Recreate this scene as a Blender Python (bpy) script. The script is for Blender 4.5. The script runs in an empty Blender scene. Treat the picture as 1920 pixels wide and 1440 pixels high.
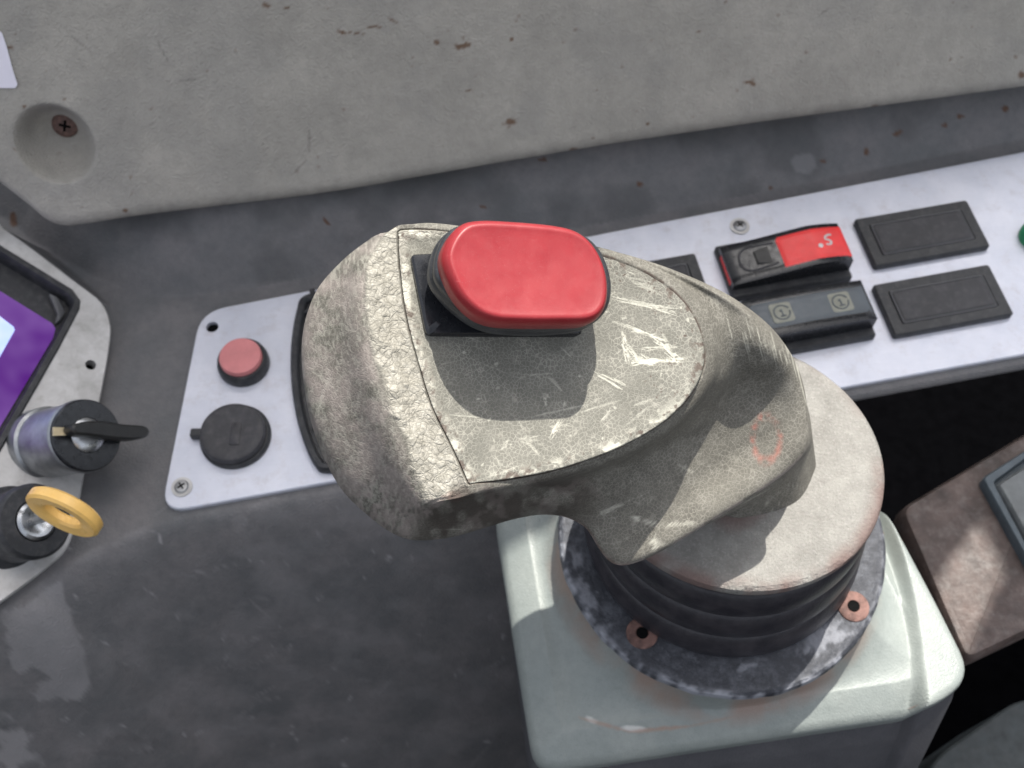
import bpy, bmesh, math, random
import numpy as np
from mathutils import Vector, Matrix, noise as mnoise

random.seed(5); rng = np.random.default_rng(7)
SC = bpy.context.scene
S = 0.01                                   # everything below is written in centimetres
TILT = math.radians(29.0)
CT, ST = math.cos(TILT), math.sin(TILT)
CH = 36.5                                  # camera height over the instrument panel
FP = 2059.0                                # focal length in photo pixels

# ------------------------------------------------------------------ camera
cam = bpy.data.cameras.new('camera'); camo = bpy.data.objects.new('camera', cam)
SC.collection.objects.link(camo); SC.camera = camo
camo.location = (0, 0, CH*S); camo.rotation_euler = (TILT, 0, 0)
cam.sensor_width = 36.0; cam.lens = 36.0*FP/1920.0
cam.clip_start = 0.01; cam.clip_end = 100
cam.dof.use_dof = True; cam.dof.focus_distance = 0.245; cam.dof.aperture_fstop = 30

# ------------------------------------------------------------------ light
def c2w(v):                                 # a direction from the camera's axes to the world's
    return Vector((v[0], v[1]*CT - v[2]*ST, v[1]*ST + v[2]*CT))
SUNC = Vector((.12, .78, .614)).normalized()
SUN = c2w(SUNC)
w = bpy.data.worlds.new('World'); SC.world = w; w.use_nodes = True
nt = w.node_tree; nt.nodes.clear()
sky = nt.nodes.new('ShaderNodeTexSky'); sky.sky_type = 'NISHITA'; sky.sun_disc = False
sky.sun_elevation = math.asin(SUN.z); sky.sun_rotation = math.atan2(SUN.x, SUN.y)
sky.air_density = 1.0; sky.dust_density = 3.5; sky.ozone_density = 1.0
bg = nt.nodes.new('ShaderNodeBackground'); bg.inputs[1].default_value = 0.15
ou = nt.nodes.new('ShaderNodeOutputWorld')
hs_ = nt.nodes.new('ShaderNodeHueSaturation'); hs_.inputs['Saturation'].default_value = .34; nt.links.new(sky.outputs[0], hs_.inputs['Color']); nt.links.new(hs_.outputs[0], bg.inputs[0]); nt.links.new(bg.outputs[0], ou.inputs[0])
sl = bpy.data.lights.new('sun', 'SUN'); sl.energy = 4.2; sl.angle = math.radians(.5); sl.color = (1, .962, .89)
so = bpy.data.objects.new('sun', sl); SC.collection.objects.link(so)
so.rotation_euler = SUN.to_track_quat('Z', 'Y').to_euler()
SC.view_settings.view_transform = 'Standard'; SC.view_settings.look = 'None'
SC.view_settings.exposure = 0.82; SC.view_settings.gamma = 1.0; SC.view_settings.use_curve_mapping = False

# ------------------------------------------------------------------ geometry helpers (cm)
def Wd(px, py, d):                          # the point seen at a photo pixel at depth d
    X = (px-960)/FP*d; Y = -(py-720)/FP*d; Z = -d
    return np.array([X, Y*CT - Z*ST, Y*ST + Z*CT + CH])
def ray(px, py):
    X = (px-960)/FP; Y = -(py-720)/FP
    return np.array([X, Y*CT + ST, Y*ST - CT])
CAMP = np.array([0, 0, CH])
def hit(px, py, z=0.0):
    r = ray(px, py); return CAMP + r*((z-CH)/r[2])
def hitp(px, py, p, n):
    r = ray(px, py); return CAMP + r*(np.dot(np.array(p)-CAMP, n)/np.dot(r, n))
def proj(P):
    P = np.asarray(P, float).reshape(-1, 3); q = P - CAMP
    Y = q[:, 1]*CT + q[:, 2]*ST; Z = -q[:, 1]*ST + q[:, 2]*CT
    return np.stack([960 + FP*q[:, 0]/-Z, 720 - FP*Y/-Z], 1)
def crom(P, n, closed=True):
    P = np.asarray(P, float); m = len(P); out = []
    segs = m if closed else m-1
    for i in range(segs):
        if closed: a, b, c, d = P[i-1], P[i], P[(i+1) % m], P[(i+2) % m]
        else: a, b, c, d = P[max(i-1, 0)], P[i], P[i+1], P[min(i+2, m-1)]
        for k in range(n):
            t = k/n
            out.append(.5*((2*b) + (c-a)*t + (2*a-5*b+4*c-d)*t*t + (3*b-a-3*c+d)*t**3))
    if not closed: out.append(P[-1])
    return np.array(out)

MATS = {}
def thing(name, label, cat, loc=(0, 0, 0), group=None, rz=0.0):
    o = bpy.data.objects.new(name, None); SC.collection.objects.link(o)
    o.location = [c*S for c in loc]; o.rotation_euler = (0, 0, rz); o.empty_display_size = .01
    o['label'] = label; o['category'] = cat
    if group: o['group'] = group
    return o
def tag(o, label, cat, group=None):
    o['label'] = label; o['category'] = cat
    if group: o['group'] = group
    return o
def mesh(name, V, F, mat, parent=None, local=False, smooth=True, attrs=None, loc=None):
    """V in cm. world coordinates unless local=True (then in the parent's own axes)"""
    V = np.asarray(V, float)
    base = np.array(loc if loc is not None else (V.min(0)+V.max(0))/2)
    if parent is not None and parent.type == 'EMPTY' and local: base = np.zeros(3)
    me = bpy.data.meshes.new(name)
    me.from_pydata([tuple(v) for v in ((V-base)*S)], [], [tuple(f) for f in F]); me.update()
    if smooth:
        me.polygons.foreach_set('use_smooth', [True]*len(me.polygons))
        me.set_sharp_from_angle(angle=math.radians(40))
    if attrs is not None:
        for k, a in attrs.items():
            c = me.attributes.new(k, 'FLOAT_COLOR', 'POINT')
            b = np.ones((len(V), 4)); b[:, :3] = a; c.data.foreach_set('color', b.ravel())
    o = bpy.data.objects.new(name, me); SC.collection.objects.link(o)
    if mat: me.materials.append(MATS[mat] if isinstance(mat, str) else mat)
    if parent is not None:
        o.parent = parent
        if local: o.location = base*S
        else:
            pl = Vector((0, 0, 0)); p = parent
            while p is not None: pl += Vector(p.location); p = p.parent
            o.location = Vector(base*S) - pl
    else: o.location = base*S
    return o
def grid_faces(nu, nv, cu=False):
    F = []
    for i in range(nu if cu else nu-1):
        for j in range(nv-1):
            a = i*nv+j; b = ((i+1) % nu)*nv+j
            F.append((a, b, b+1, a+1))
    return F
def offs(P, d):                              # inset a closed 2D outline (counter-clockwise)
    P = np.asarray(P, float)[:, :2]; t = np.roll(P, -1, 0) - np.roll(P, 1, 0)
    t /= np.maximum(np.linalg.norm(t, axis=1, keepdims=True), 1e-9)
    n = np.stack([-t[:, 1], t[:, 0]], 1)
    return P + n*d
def ccw(P):
    P = np.asarray(P, float); x, y = P[:, 0], P[:, 1]
    return P if np.sum(x*np.roll(y, -1)-y*np.roll(x, -1)) > 0 else P[::-1]
def rrect(wd, hg, r, n=6, cx=0, cy=0):
    out = []
    for sx, sy, a0 in ((1, 1, 0), (-1, 1, 90), (-1, -1, 180), (1, -1, 270)):
        for k in range(n+1):
            a = math.radians(a0 + 90*k/n)
            out.append((cx + sx*(wd/2-r) + r*math.cos(a), cy + sy*(hg/2-r) + r*math.sin(a)))
    return np.array(out)
def circ(r, n=48, cx=0, cy=0): return np.array([(cx+r*math.cos(2*math.pi*k/n), cy+r*math.sin(2*math.pi*k/n)) for k in range(n)])
def prism(P, lv, dish=None, bottom=False, fr=None, scl=False):
    """stack of inset outlines: lv = [(inset, z), ...], capped on top; fr = (origin, ex, ey, ez)"""
    P = ccw(P); n = len(P); V = []
    bc_ = (P[:, :2].max(0)+P[:, :2].min(0))/2; bh_ = (P[:, :2].max(0)-P[:, :2].min(0))/2
    for i, z in lv:
        q = bc_ + (P[:, :2]-bc_)*(1-i/bh_) if scl else offs(P, i)
        V += [(x, y, z) for x, y in q]
    F = []
    m = len(lv)
    for k in range(m-1):
        for i in range(n):
            a = k*n+i; b = k*n+(i+1) % n
            F.append((a, b, b+n, a+n))
    if dish:
        last = q; c = last.mean(0); zt = lv[-1][1]
        for s in (.9, .75, .55, .3):
            V += [(c[0]+(x-c[0])*s, c[1]+(y-c[1])*s, zt-dish*(1-s*s)**.8) for x, y in last]
            k = len(V)//n-2
            for i in range(n):
                a = k*n+i; b = k*n+(i+1) % n; F.append((a, b, b+n, a+n))
        m = len(V)//n
    F.append(tuple(range((m-1)*n, m*n)))
    if bottom: F.append(tuple(range(n))[::-1])
    V = np.array(V)
    if fr is not None:
        o, ex, ey, ez = [np.array(k, float) for k in fr]
        V = o + V[:, :1]*ex + V[:, 1:2]*ey + V[:, 2:3]*ez
    return V, F
def lathe(prof, n=96, c=(0, 0, 0), fr=None, closed_top=True, wob=0.0):
    V = []; F = []
    for i in range(n):
        a = 2*math.pi*i/n
        for r, z in prof: V.append((r*math.cos(a), r*math.sin(a), z))
    m = len(prof)
    for i in range(n):
        for j in range(m-1):
            a = i*m+j; b = ((i+1) % n)*m+j
            F.append((a, b, b+1, a+1))
    V = np.array(V, float)
    if fr is not None:
        o, ex, ey, ez = [np.array(k, float) for k in fr]
        V = o + V[:, :1]*ex + V[:, 1:2]*ey + V[:, 2:3]*ez
    else: V = V + np.array(c)
    return V, F
def frame(o, n, up=(0, 1, 0)):
    n = np.array(n, float); n /= np.linalg.norm(n)
    ex = np.cross(np.array(up, float), n); ex /= np.linalg.norm(ex)
    return (np.array(o, float), ex, np.cross(n, ex), n)
def to_fr(P, fr):
    q = np.asarray(P, float) - fr[0]; return np.stack([q@fr[1], q@fr[2]], 1)
def fromfr(fr, x, y, z): return fr[0] + fr[1]*x + fr[2]*y + fr[3]*z
def tube(P, r, n=8, taper=False):
    P = np.asarray(P, float); V = []; F = []; m = len(P)
    for i in range(m):
        t = P[min(i+1, m-1)] - P[max(i-1, 0)]; t /= np.linalg.norm(t)
        a = np.cross(t, (0.3, 0.1, .95)); a /= np.linalg.norm(a); b = np.cross(t, a)
        rr = r*(1 - .8*abs(2*i/(m-1)-1)**3) if taper else r
        for k in range(n):
            th = 2*math.pi*k/n; V.append(P[i] + rr*(math.cos(th)*a + math.sin(th)*b))
    for i in range(m-1):
        for k in range(n):
            F.append((i*n+k, i*n+(k+1) % n, (i+1)*n+(k+1) % n, (i+1)*n+k))
    F.append(tuple(range(n))[::-1]); F.append(tuple(range((m-1)*n, m*n)))
    return np.array(V), F
def join(parts):
    V = []; F = []; o = 0
    for v, f in parts:
        V.append(np.asarray(v, float)); F += [tuple(i+o for i in q) for q in f]; o += len(v)
    return np.concatenate(V), F
def cut(o, cutters):                         # boolean holes, applied
    for V, F in cutters:
        c = mesh('cutter', V, F, None, smooth=False)
        bm = bmesh.new(); bm.from_mesh(c.data); bmesh.ops.recalc_face_normals(bm, faces=bm.faces); bm.to_mesh(c.data); bm.free()
        m = o.modifiers.new('b', 'BOOLEAN'); m.object = c; m.operation = 'DIFFERENCE'; m.solver = 'EXACT'
        bpy.context.view_layer.update()
        dg = bpy.context.evaluated_depsgraph_get()
        me = bpy.data.meshes.new_from_object(o.evaluated_get(dg), depsgraph=dg)
        o.modifiers.clear(); o.data = me
        bpy.data.objects.remove(c)
    o.data.polygons.foreach_set('use_smooth', [True]*len(o.data.polygons))
    o.data.set_sharp_from_angle(angle=math.radians(35))

# ------------------------------------------------------------------ numpy noise + wear painting on real surfaces
def vnoise(P, sc, seed=0):
    """cheap smooth value noise on 2D/3D points"""
    P = np.asarray(P, float)*sc
    if P.shape[1] == 2: P = np.concatenate([P, np.zeros((len(P), 1))], 1)
    i = np.floor(P).astype(np.int64); f = P-i; f = f*f*(3-2*f); r = np.zeros(len(P))
    for dx in (0, 1):
        for dy in (0, 1):
            for dz in (0, 1):
                h = ((i[:, 0]+dx)*374761393 + (i[:, 1]+dy)*668265263 + (i[:, 2]+dz)*2147483647 + seed*1274126177) & 0xffffffff
                h = ((h ^ (h >> 13))*1274126177) & 0xffffffff; h = (h ^ (h >> 16)) & 0xffff
                w_ = (f[:, 0] if dx else 1-f[:, 0])*(f[:, 1] if dy else 1-f[:, 1])*(f[:, 2] if dz else 1-f[:, 2])
                r += w_*h/65535.
    return r
def fbm(P, sc, seed=0, o=4):
    r = 0; a = .5; t = 0
    for k in range(o): r = r + a*vnoise(P, sc*2**k, seed+k); t += a; a *= .5
    return r/t
def seg(Q, a, b, wd, soft=1.0, rag=0.0, seed=0):   # mask of a scratch between two points
    a = np.array(a, float); b = np.array(b, float); d = b-a; L = np.dot(d, d)
    t = np.clip(((Q-a)@d)/L, 0, 1); dist = np.linalg.norm(Q-(a+t[:, None]*d), axis=1)
    wv = wd*(1-.7*np.abs(2*t-1)**2)
    if rag: wv = wv*(1-rag*.6+1.2*rag*vnoise(Q, .14, seed+3))
    return np.clip((wv-dist)/soft+.5, 0, 1)
def blob(Q, c, rx, ry, ang=0, rag=.5, seed=0, soft=.25, fs=.08):
    c = np.array(c, float); q = Q-c; ca, sa = math.cos(ang), math.sin(ang)
    x = q[:, 0]*ca+q[:, 1]*sa; y = -q[:, 0]*sa+q[:, 1]*ca
    m = np.sqrt((x/rx)**2+(y/ry)**2)
    near = m < 2.5; out = np.zeros(len(Q))
    if near.any():
        nn = fbm(Q[near], fs, seed)-.5
        out[near] = np.clip((1 + rag*2.4*nn - m[near])/soft, 0, 1)
    return out

# ------------------------------------------------------------------ materials
class NB:
    def __init__(s, name):
        s.m = bpy.data.materials.new(name); s.m.use_nodes = True; s.t = s.m.node_tree; s.t.nodes.clear()
        s.out = s.n('ShaderNodeOutputMaterial'); s.b = s.n('ShaderNodeBsdfPrincipled'); s.l(s.b.outputs[0], s.out.inputs[0])
        tc = s.n('ShaderNodeTexCoord'); mp = s.n('ShaderNodeMapping'); mp.inputs['Scale'].default_value = (100, 100, 100)
        s.l(tc.outputs['Object'], mp.inputs[0]); s.co = mp.outputs[0]; MATS[name] = s.m
    def n(s, t, **k):
        x = s.t.nodes.new(t)
        for a, b in k.items(): setattr(x, a, b)
        return x
    def l(s, a, b): s.t.links.new(a, b)
    def put(s, sock, v):
        if hasattr(v, 'links'): s.l(v, sock)
        elif v is not None: sock.default_value = v if not isinstance(v, tuple) or len(v) == 4 or len(sock.default_value) == 3 else (*v, 1)
    def noise(s, sc, det=4, rough=.6, co=None, dist=0):
        x = s.n('ShaderNodeTexNoise'); x.inputs['Scale'].default_value = sc; x.inputs['Detail'].default_value = det
        x.inputs['Roughness'].default_value = rough; x.inputs['Distortion'].default_value = dist; s.l(co or s.co, x.inputs['Vector']); return x.outputs[0]
    def voro(s, sc, feat='DISTANCE_TO_EDGE', co=None, rnd=1):
        x = s.n('ShaderNodeTexVoronoi', feature=feat); x.inputs['Scale'].default_value = sc; x.inputs['Randomness'].default_value = rnd
        s.l(co or s.co, x.inputs['Vector']); return x.outputs['Distance']
    def mr(s, v, a, b, c=0., d=1., smooth=False):
        x = s.n('ShaderNodeMapRange'); x.interpolation_type = 'SMOOTHSTEP' if smooth else 'LINEAR'
        s.put(x.inputs[0], v)
        for i, q in enumerate((a, b, c, d)): x.inputs[i+1].default_value = q
        return x.outputs[0]
    def math(s, op, a, b=None, c=None):
        x = s.n('ShaderNodeMath', operation=op); s.put(x.inputs[0], a)
        if b is not None: s.put(x.inputs[1], b)
        if c is not None: s.put(x.inputs[2], c)
        return x.outputs[0]
    def mix(s, f, a, b, mode='MIX'):
        x = s.n('ShaderNodeMix', data_type='RGBA', blend_type=mode); s.put(x.inputs[0], f); s.put(x.inputs[6], a); s.put(x.inputs[7], b); return x.outputs[2]
    def attr(s, nm):
        x = s.n('ShaderNodeAttribute', attribute_name=nm); y = s.n('ShaderNodeSeparateColor'); s.l(x.outputs['Color'], y.inputs[0]); return y.outputs
    def warp(s, amt, sc):
        x = s.n('ShaderNodeTexNoise'); x.inputs['Scale'].default_value = sc; s.l(s.co, x.inputs['Vector'])
        v = s.n('ShaderNodeVectorMath', operation='MULTIPLY_ADD'); s.l(x.outputs['Color'], v.inputs[0]); v.inputs[1].default_value = (amt,)*3; s.l(s.co, v.inputs[2]); return v.outputs[0]
    def bump(s, h, st, dist=.001, nrm=None):
        x = s.n('ShaderNodeBump'); x.inputs['Strength'].default_value = st; x.inputs['Distance'].default_value = dist
        s.put(x.inputs['Height'], h)
        if nrm is not None: s.l(nrm, x.inputs['Normal'])
        return x.outputs[0]
    def fin(s, col, rough=.6, met=0., nrm=None, spec=.5, coat=0.):
        s.put(s.b.inputs['Base Color'], col); s.put(s.b.inputs['Roughness'], rough); s.put(s.b.inputs['Metallic'], met)
        s.b.inputs['Specular IOR Level'].default_value = spec; s.b.inputs['Coat Weight'].default_value = coat; s.b.inputs['Coat Roughness'].default_value = .25
        if nrm is not None: s.l(nrm, s.b.inputs['Normal'])
        return s.m
def simple(name, col, rough=.5, met=0, var=.25, sc=1.5, bmp=.15, bsc=12, spec=.5, coat=0, speck=0, dust=None):
    b = NB(name); n1 = b.noise(sc, 5); c = b.mix(b.mr(n1, .3, .7), tuple(x*(1-var) for x in col), tuple(min(1, x*(1+var)) for x in col))
    if speck: c = b.mix(b.mr(b.noise(bsc*2.2, 2, .5), .67, .74, 0, speck), c, (.5, .48, .45))
    if dust: c = b.mix(b.mr(b.noise(sc*2.3, 6, .7), .48, .72, 0, dust), c, (.33, .31, .29))
    r = b.mr(b.noise(sc*3, 4), .3, .7, max(0, rough-.1), min(1, rough+.1))
    b.fin(c, r, met, b.bump(b.noise(bsc, 4), bmp, .0006), spec, coat); return b
def plastic_marks(name, col, col2, sc=.35, grain=9, gb=.35, rough=.62, pale=(.3, .29, .27), rust=(.09, .045, .025), spec=.4):
    """textured moulded plastic; attribute wear: R pale marks, G rust or dark flecks, B grime and painted shade"""
    b = NB(name); a = b.attr('wear_shade')
    big = b.noise(sc, 6, .62, co=b.warp(.8, .5)); c = b.mix(b.mr(big, .35, .66), col, col2)
    c = b.mix(b.mr(b.noise(3.1, 6, .7), .42, .7, 0, .35), c, tuple(x*.72 for x in col))
    c = b.mix(b.mr(b.noise(22, 2, .5), .62, .72, 0, .35), c, tuple(x*.55 for x in col))
    c = b.mix(a[0], c, pale); c = b.mix(b.math('MULTIPLY', a[2], .75), c, tuple(x*.5 for x in col)); c = b.mix(a[1], c, rust)
    h = b.math('ADD', b.math('MULTIPLY', b.noise(grain, 3, .6), .8), b.math('MULTIPLY', b.voro(grain*1.3, 'F1'), .6))
    b.fin(c, b.mr(big, .3, .7, rough-.08, rough+.1), 0, b.bump(h, gb, .0006), spec); return b
#MATERIALS
plastic_marks('console_plastic', (.118, .119, .122), (.172, .163, .164), sc=.5, pale=(.33, .32, .325), gb=.45)
plastic_marks('trim_plastic', (.36, .337, .295), (.46, .428, .375), sc=.42, gb=.7, rust=(.14, .075, .04))
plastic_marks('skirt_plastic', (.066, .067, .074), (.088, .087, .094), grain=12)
plastic_marks('housing_plastic', (.225, .25, .238), (.27, .292, .275), sc=.4, grain=14, gb=.25, rough=.38, pale=(.5, .5, .48), rust=(.30, .17, .12))
# brushed panel
b = NB('panel_metal')
mp = b.n('ShaderNodeMapping'); mp.inputs['Scale'].default_value = (1.2, 40, 1); b.l(b.co, mp.inputs[0])
str_ = b.noise(1.4, 4, .6, co=mp.outputs[0])
c = b.mix(b.mr(b.noise(.5, 5, .65, co=b.warp(1, .6)), .35, .68), (.60, .62, .70), (.72, .73, .80))
c = b.mix(b.mr(b.noise(1.3, 8, .75), .52, .78, 0, .6), c, (.42, .38, .385))
c = b.mix(b.mr(str_, .3, .75, 0, .25), c, (.5, .5, .53))
c = b.mix(b.attr('wear_shade')[1], c, (.17, .10, .07))
b.fin(c, b.mr(str_, .3, .7, .38, .52), .35, b.bump(str_, .06, .0003), .5)
b = NB('display_metal')
c = b.mix(b.mr(b.noise(.7, 6, .7, co=b.warp(1, .6)), .35, .68), (.40, .39, .375), (.62, .61, .60))
c = b.mix(b.mr(b.noise(2.5, 7, .7), .56, .78, 0, .6), c, (.26, .235, .21))
b.fin(c, .42, .35, b.bump(b.noise(9, 4), .08, .0005))
simple('black_plastic', (.022, .023, .026), .48, var=.2, bmp=.25, bsc=18, dust=.12)
simple('blank_plastic', (.034, .033, .037), .52, var=.2, bmp=.3, bsc=22, dust=.10)
simple('edge_plastic', (.10, .10, .105), .5, var=.1)
simple('grey_plastic', (.085, .10, .112), .42, var=.12, bmp=.1)
simple('gloss_black', (.012, .013, .016), .22, var=.2, bmp=.05)
simple('hole_black', (.004, .004, .004), .9, spec=.1)
simple('switch_red', (.85, .045, .045), .38, var=.1, bmp=.1)
simple('icon_cream', (.27, .27, .22), .6, var=.15)
simple('white_ink', (.62, .60, .58), .6, var=.2)
simple('push_red', (.60, .21, .21), .55, var=.1, bmp=.2)
simple('green_plastic', (.01, .22, .09), .35)
simple('chrome', (.5, .51, .52), .3, met=1, var=.1, bmp=.04)
simple('satin_steel', (.36, .37, .38), .42, met=.9, var=.25, bmp=.1)
simple('steel', (.36, .36, .36), .4, met=.8, var=.3, bmp=.3)
simple('rusty_screw', (.13, .075, .06), .7, var=.5, sc=6, bmp=.6)
simple('copper_rust', (.15, .082, .068), .8, var=.6, sc=3.5, bmp=.5)
simple('yellow_plastic', (.90, .55, .16), .35, var=.1, bmp=.1)
simple('key_black', (.018, .018, .018), .42, bmp=.3)
simple('cream_mark', (.60, .50, .32), .5)
simple('sticker_paper', (.86, .82, .90), .5, var=.03)
simple('brown_metal', (.085, .06, .052), .6, var=.45, sc=1.0, bmp=.5, bsc=5, dust=.22)
simple('insert_grey', (.15, .16, .16), .5)
simple('dark_frame', (.075, .095, .11), .5, var=.2)
simple('sky_blocker_dark', (.05, .05, .052), .8)
simple('blocker_grey', (.25, .25, .25), .6)
simple('cavity_shade', (.0015, .0015, .0018), 1, spec=0)
simple('low_console', (.035, .043, .045), .6, var=.3)
# bellows rubber, flange rubber
b = NB('bellows_rubber')
c = b.mix(b.mr(b.noise(1.6, 6, .7), .4, .7), (.020, .019, .024), (.045, .041, .046))
c = b.mix(b.mr(b.noise(14, 4, .7), .6, .8, 0, .3), c, (.12, .11, .11))
b.fin(c, .38, 0, b.bump(b.noise(10, 5), .3, .0006))
b = NB('flange_rubber'); a = b.attr('wear_shade')
c = b.mix(b.mr(b.noise(2.2, 7, .75), .45, .66), (.030, .032, .04), (.085, .09, .105))
c = b.mix(b.mr(b.noise(5.5, 6, .75), .62, .70, 0, .5), c, (.20, .205, .23))
c = b.mix(a[0], c, (.36, .37, .41)); c = b.mix(a[1], c, (.24, .11, .09))
b.fin(c, .62, 0, b.bump(b.math('ADD', b.noise(7, 5), b.math('MULTIPLY', a[0], .4)), .5, .0012))
# boot cap: pale worn fabric-like rubber
b = NB('boot_cap'); a = b.attr('wear_shade')
c = b.mix(b.mr(b.noise(.9, 6, .65), .35, .68), (.22, .212, .195), (.33, .32, .295))
c = b.mix(b.mr(b.noise(12, 4, .7), .5, .7, 0, .5), c, (.45, .43, .40))
c = b.mix(b.mr(b.noise(4, 6, .7), .55, .72, 0, .4), c, (.19, .17, .16))
c = b.mix(a[1], c, (.20, .135, .12))
b.fin(c, .8, 0, b.bump(b.noise(13, 5, .7), .9, .0012), .3)
# grip skins
def grip_mat(name, base, base2, dirt, cs, line_amt, big_crack=False):
    b = NB(name); a = b.attr('wear_shade')
    wc = b.warp(.06, 6)
    e = b.voro(cs, co=wc); e2 = b.voro(cs*.45, co=wc)
    c = b.mix(b.mr(b.noise(1.1, 6, .65), .35, .68), base, base2)
    c = b.mix(b.mr(b.noise(2.6, 7, .75, dist=.4), .5, .68, 0, .55), c, dirt)
    lines = b.math('MULTIPLY', b.mr(e, .0, .11, 1, 0), b.mr(b.noise(1.3, 5, .7), .36, .62, .1, line_amt*.75))
    c = b.mix(lines, c, (.47, .45, .385))
    fine = b.mr(b.noise(45, 2, .6), .58, .68, 0, .30); c = b.mix(fine, c, (.40, .385, .33))
    pits = b.mr(b.noise(26, 3, .6), .30, .35, .6, 0); c = b.mix(pits, c, (.055, .05, .042))
    # crackled band
    wv = b.warp(.22, 4); f1 = b.voro(6.5, 'F1', co=wv); f2 = b.voro(12.0, 'F1', co=wv); be = b.math('MINIMUM', b.voro(6.5, co=wv), b.math('ADD', b.voro(12.0, co=wv), .05))
    bc = b.mix(b.mr(be, .0, .09, .5, 0), b.mix(b.mr(b.noise(6, 4, .7), .4, .65), (.25, .236, .2), (.40, .38, .33)), (.165, .155, .13))
    c = b.mix(a[2], c, bc)
    c = b.mix(a[0], c, (.60, .585, .50)); c = b.mix(a[1], c, (.075, .05, .04))
    x = b.attr('tint'); c = b.mix(x[0], c, (.40, .12, .09)); c = b.mix(x[1], c, (.055, .045, .038)); c = b.mix(x[2], c, (.32, .27, .25))
    h1 = b.math('MULTIPLY', b.mr(e, 0, .12), .35); h1 = b.math('ADD', h1, b.math('MULTIPLY', b.noise(30, 3), .5)); h1 = b.math('MULTIPLY', h1, .5)
    hb = b.math('MULTIPLY', b.math('ADD', b.math('MULTIPLY', b.mr(be, 0, .14, 0, 1, True), 1.3), b.math('ADD', b.mr(f1, 0, .7, .45, 0), b.mr(f2, 0, .7, .3, 0))), a[2])
    h = b.math('ADD', h1, hb); h = b.math('ADD', h, b.math('MULTIPLY', a[0], -.6))
    b.fin(c, b.mr(b.noise(3, 4), .3, .7, .62, .8), 0, b.bump(h, .42, .0006), .3); return b
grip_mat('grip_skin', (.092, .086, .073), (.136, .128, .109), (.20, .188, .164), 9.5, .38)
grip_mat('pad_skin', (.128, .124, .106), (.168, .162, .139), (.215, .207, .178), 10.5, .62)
# red button
b = NB('button_red'); a = b.attr('wear_shade')
c = b.mix(b.mr(b.noise(1.3, 4), .35, .68), (.235, .014, .019), (.27, .020, .025))
c = b.mix(b.mr(b.noise(60, 2), .74, .80, 0, .5), c, (.62, .3, .3))
c = b.mix(b.mr(b.noise(2.1, 6, .75), .5, .72, 0, .07), c, (.46, .12, .11))
c = b.mix(b.mr(b.noise(90, 2), .70, .74, 0, .55), c, (.7, .5, .48))
mp = b.n('ShaderNodeMapping'); mp.inputs['Scale'].default_value = (1.2, 22, 3); mp.inputs['Rotation'].default_value = (0, 0, .6); b.l(b.co, mp.inputs[0])
c = b.mix(b.mr(b.noise(1.5, 4, .7, co=mp.outputs[0]), .66, .74, 0, .22), c, (.62, .26, .25))
c = b.mix(a[0], c, (.75, .42, .40))
b.fin(c, b.mr(b.noise(3, 6, .75), .35, .65, .32, .50), 0, b.bump(b.noise(38, 3), .05, .0005), .45, .0)
b = NB('button_boot')
c = b.mix(b.mr(b.noise(2, 5), .35, .7), (.020, .022, .026), (.042, .044, .05)); c = b.mix(b.mr(b.noise(48, 2), .66, .74, 0, .7), c, (.3, .28, .24))
b.fin(c, .42, 0, b.bump(b.noise(22, 3), .2, .0005))
# screen
b = NB('screen_glow'); b.t.nodes.remove(b.b)
em = b.n('ShaderNodeEmission'); b.l(em.outputs[0], b.out.inputs[0])
c = b.mix(b.mr(b.noise(.22, 3), .4, .6), (.10, .02, .22), (.24, .12, .40)); b.l(c, em.inputs[0]); em.inputs[1].default_value = .6
b = NB('screen_page'); b.t.nodes.remove(b.b)
em = b.n('ShaderNodeEmission'); b.l(em.outputs[0], b.out.inputs[0])
c = b.mix(b.mr(b.noise(.3, 3), .4, .6), (.38, .5, .95), (.62, .65, 1)); b.l(c, em.inputs[0]); em.inputs[1].default_value = .9

# ================================================================== STRUCTURE
def polyd(Q, P):                              # signed distance to open polyline (+ on its left)
    best = np.full(len(Q), 1e9); sg = np.ones(len(Q))
    for a, b_ in zip(P[:-1], P[1:]):
        d = b_-a; t = np.clip(((Q-a)@d)/np.dot(d, d), 0, 1); v = Q-(a+t[:, None]*d); dist = np.linalg.norm(v, axis=1)
        cr = d[0]*(Q[:, 1]-a[1]) - d[1]*(Q[:, 0]-a[0]); m = dist < best
        best[m] = dist[m]; sg[m] = np.sign(cr[m])
    return best*sg
def line0(pts, z=0, smooth=6): return crom(np.array([hit(*p, z=z)[:2] for p in pts]), smooth, False)

# tilted display plane at the left
DN = np.array((.50, -.06, .86)); DN /= np.linalg.norm(DN)
DP = hit(205, 620, .35)
def dispz(x, y): return DP[2] - (DN[0]*(x-DP[0]) + DN[1]*(y-DP[1]))/DN[2]

RISE = line0([(-700, 150), (-60, 380), (60, 452), (180, 520), (290, 556), (420, 548), (620, 512), (1085, 428), (1920, 262), (2700, 110)])
LOW = line0([(-900, 1500), (-40, 1160), (60, 1100), (150, 1042), (230, 1003), (330, 968), (480, 940), (640, 914), (960, 855), (1575, 741), (2000, 662), (2700, 530)])
nx, ny = 620, 560
xs = np.linspace(-27, 27, nx); ys = np.linspace(1.5, 40, ny)
X, Y = np.meshgrid(xs, ys, indexing='ij'); Q = np.stack([X.ravel(), Y.ravel()], 1)
dr = polyd(Q, RISE); dl = -polyd(Q, LOW)
rise = np.where(dr > 0, 4.4*(1-np.exp(-(np.maximum(dr, 0)/3.1)**1.2)), 0)
rise = rise*(.9+.1*np.sin(Q[:, 0]*.5))
bend = .9
fall = np.where(dl > 0, 2.5*(np.sqrt(np.maximum(dl, 0)**2+bend**2)-bend), 0)
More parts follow.
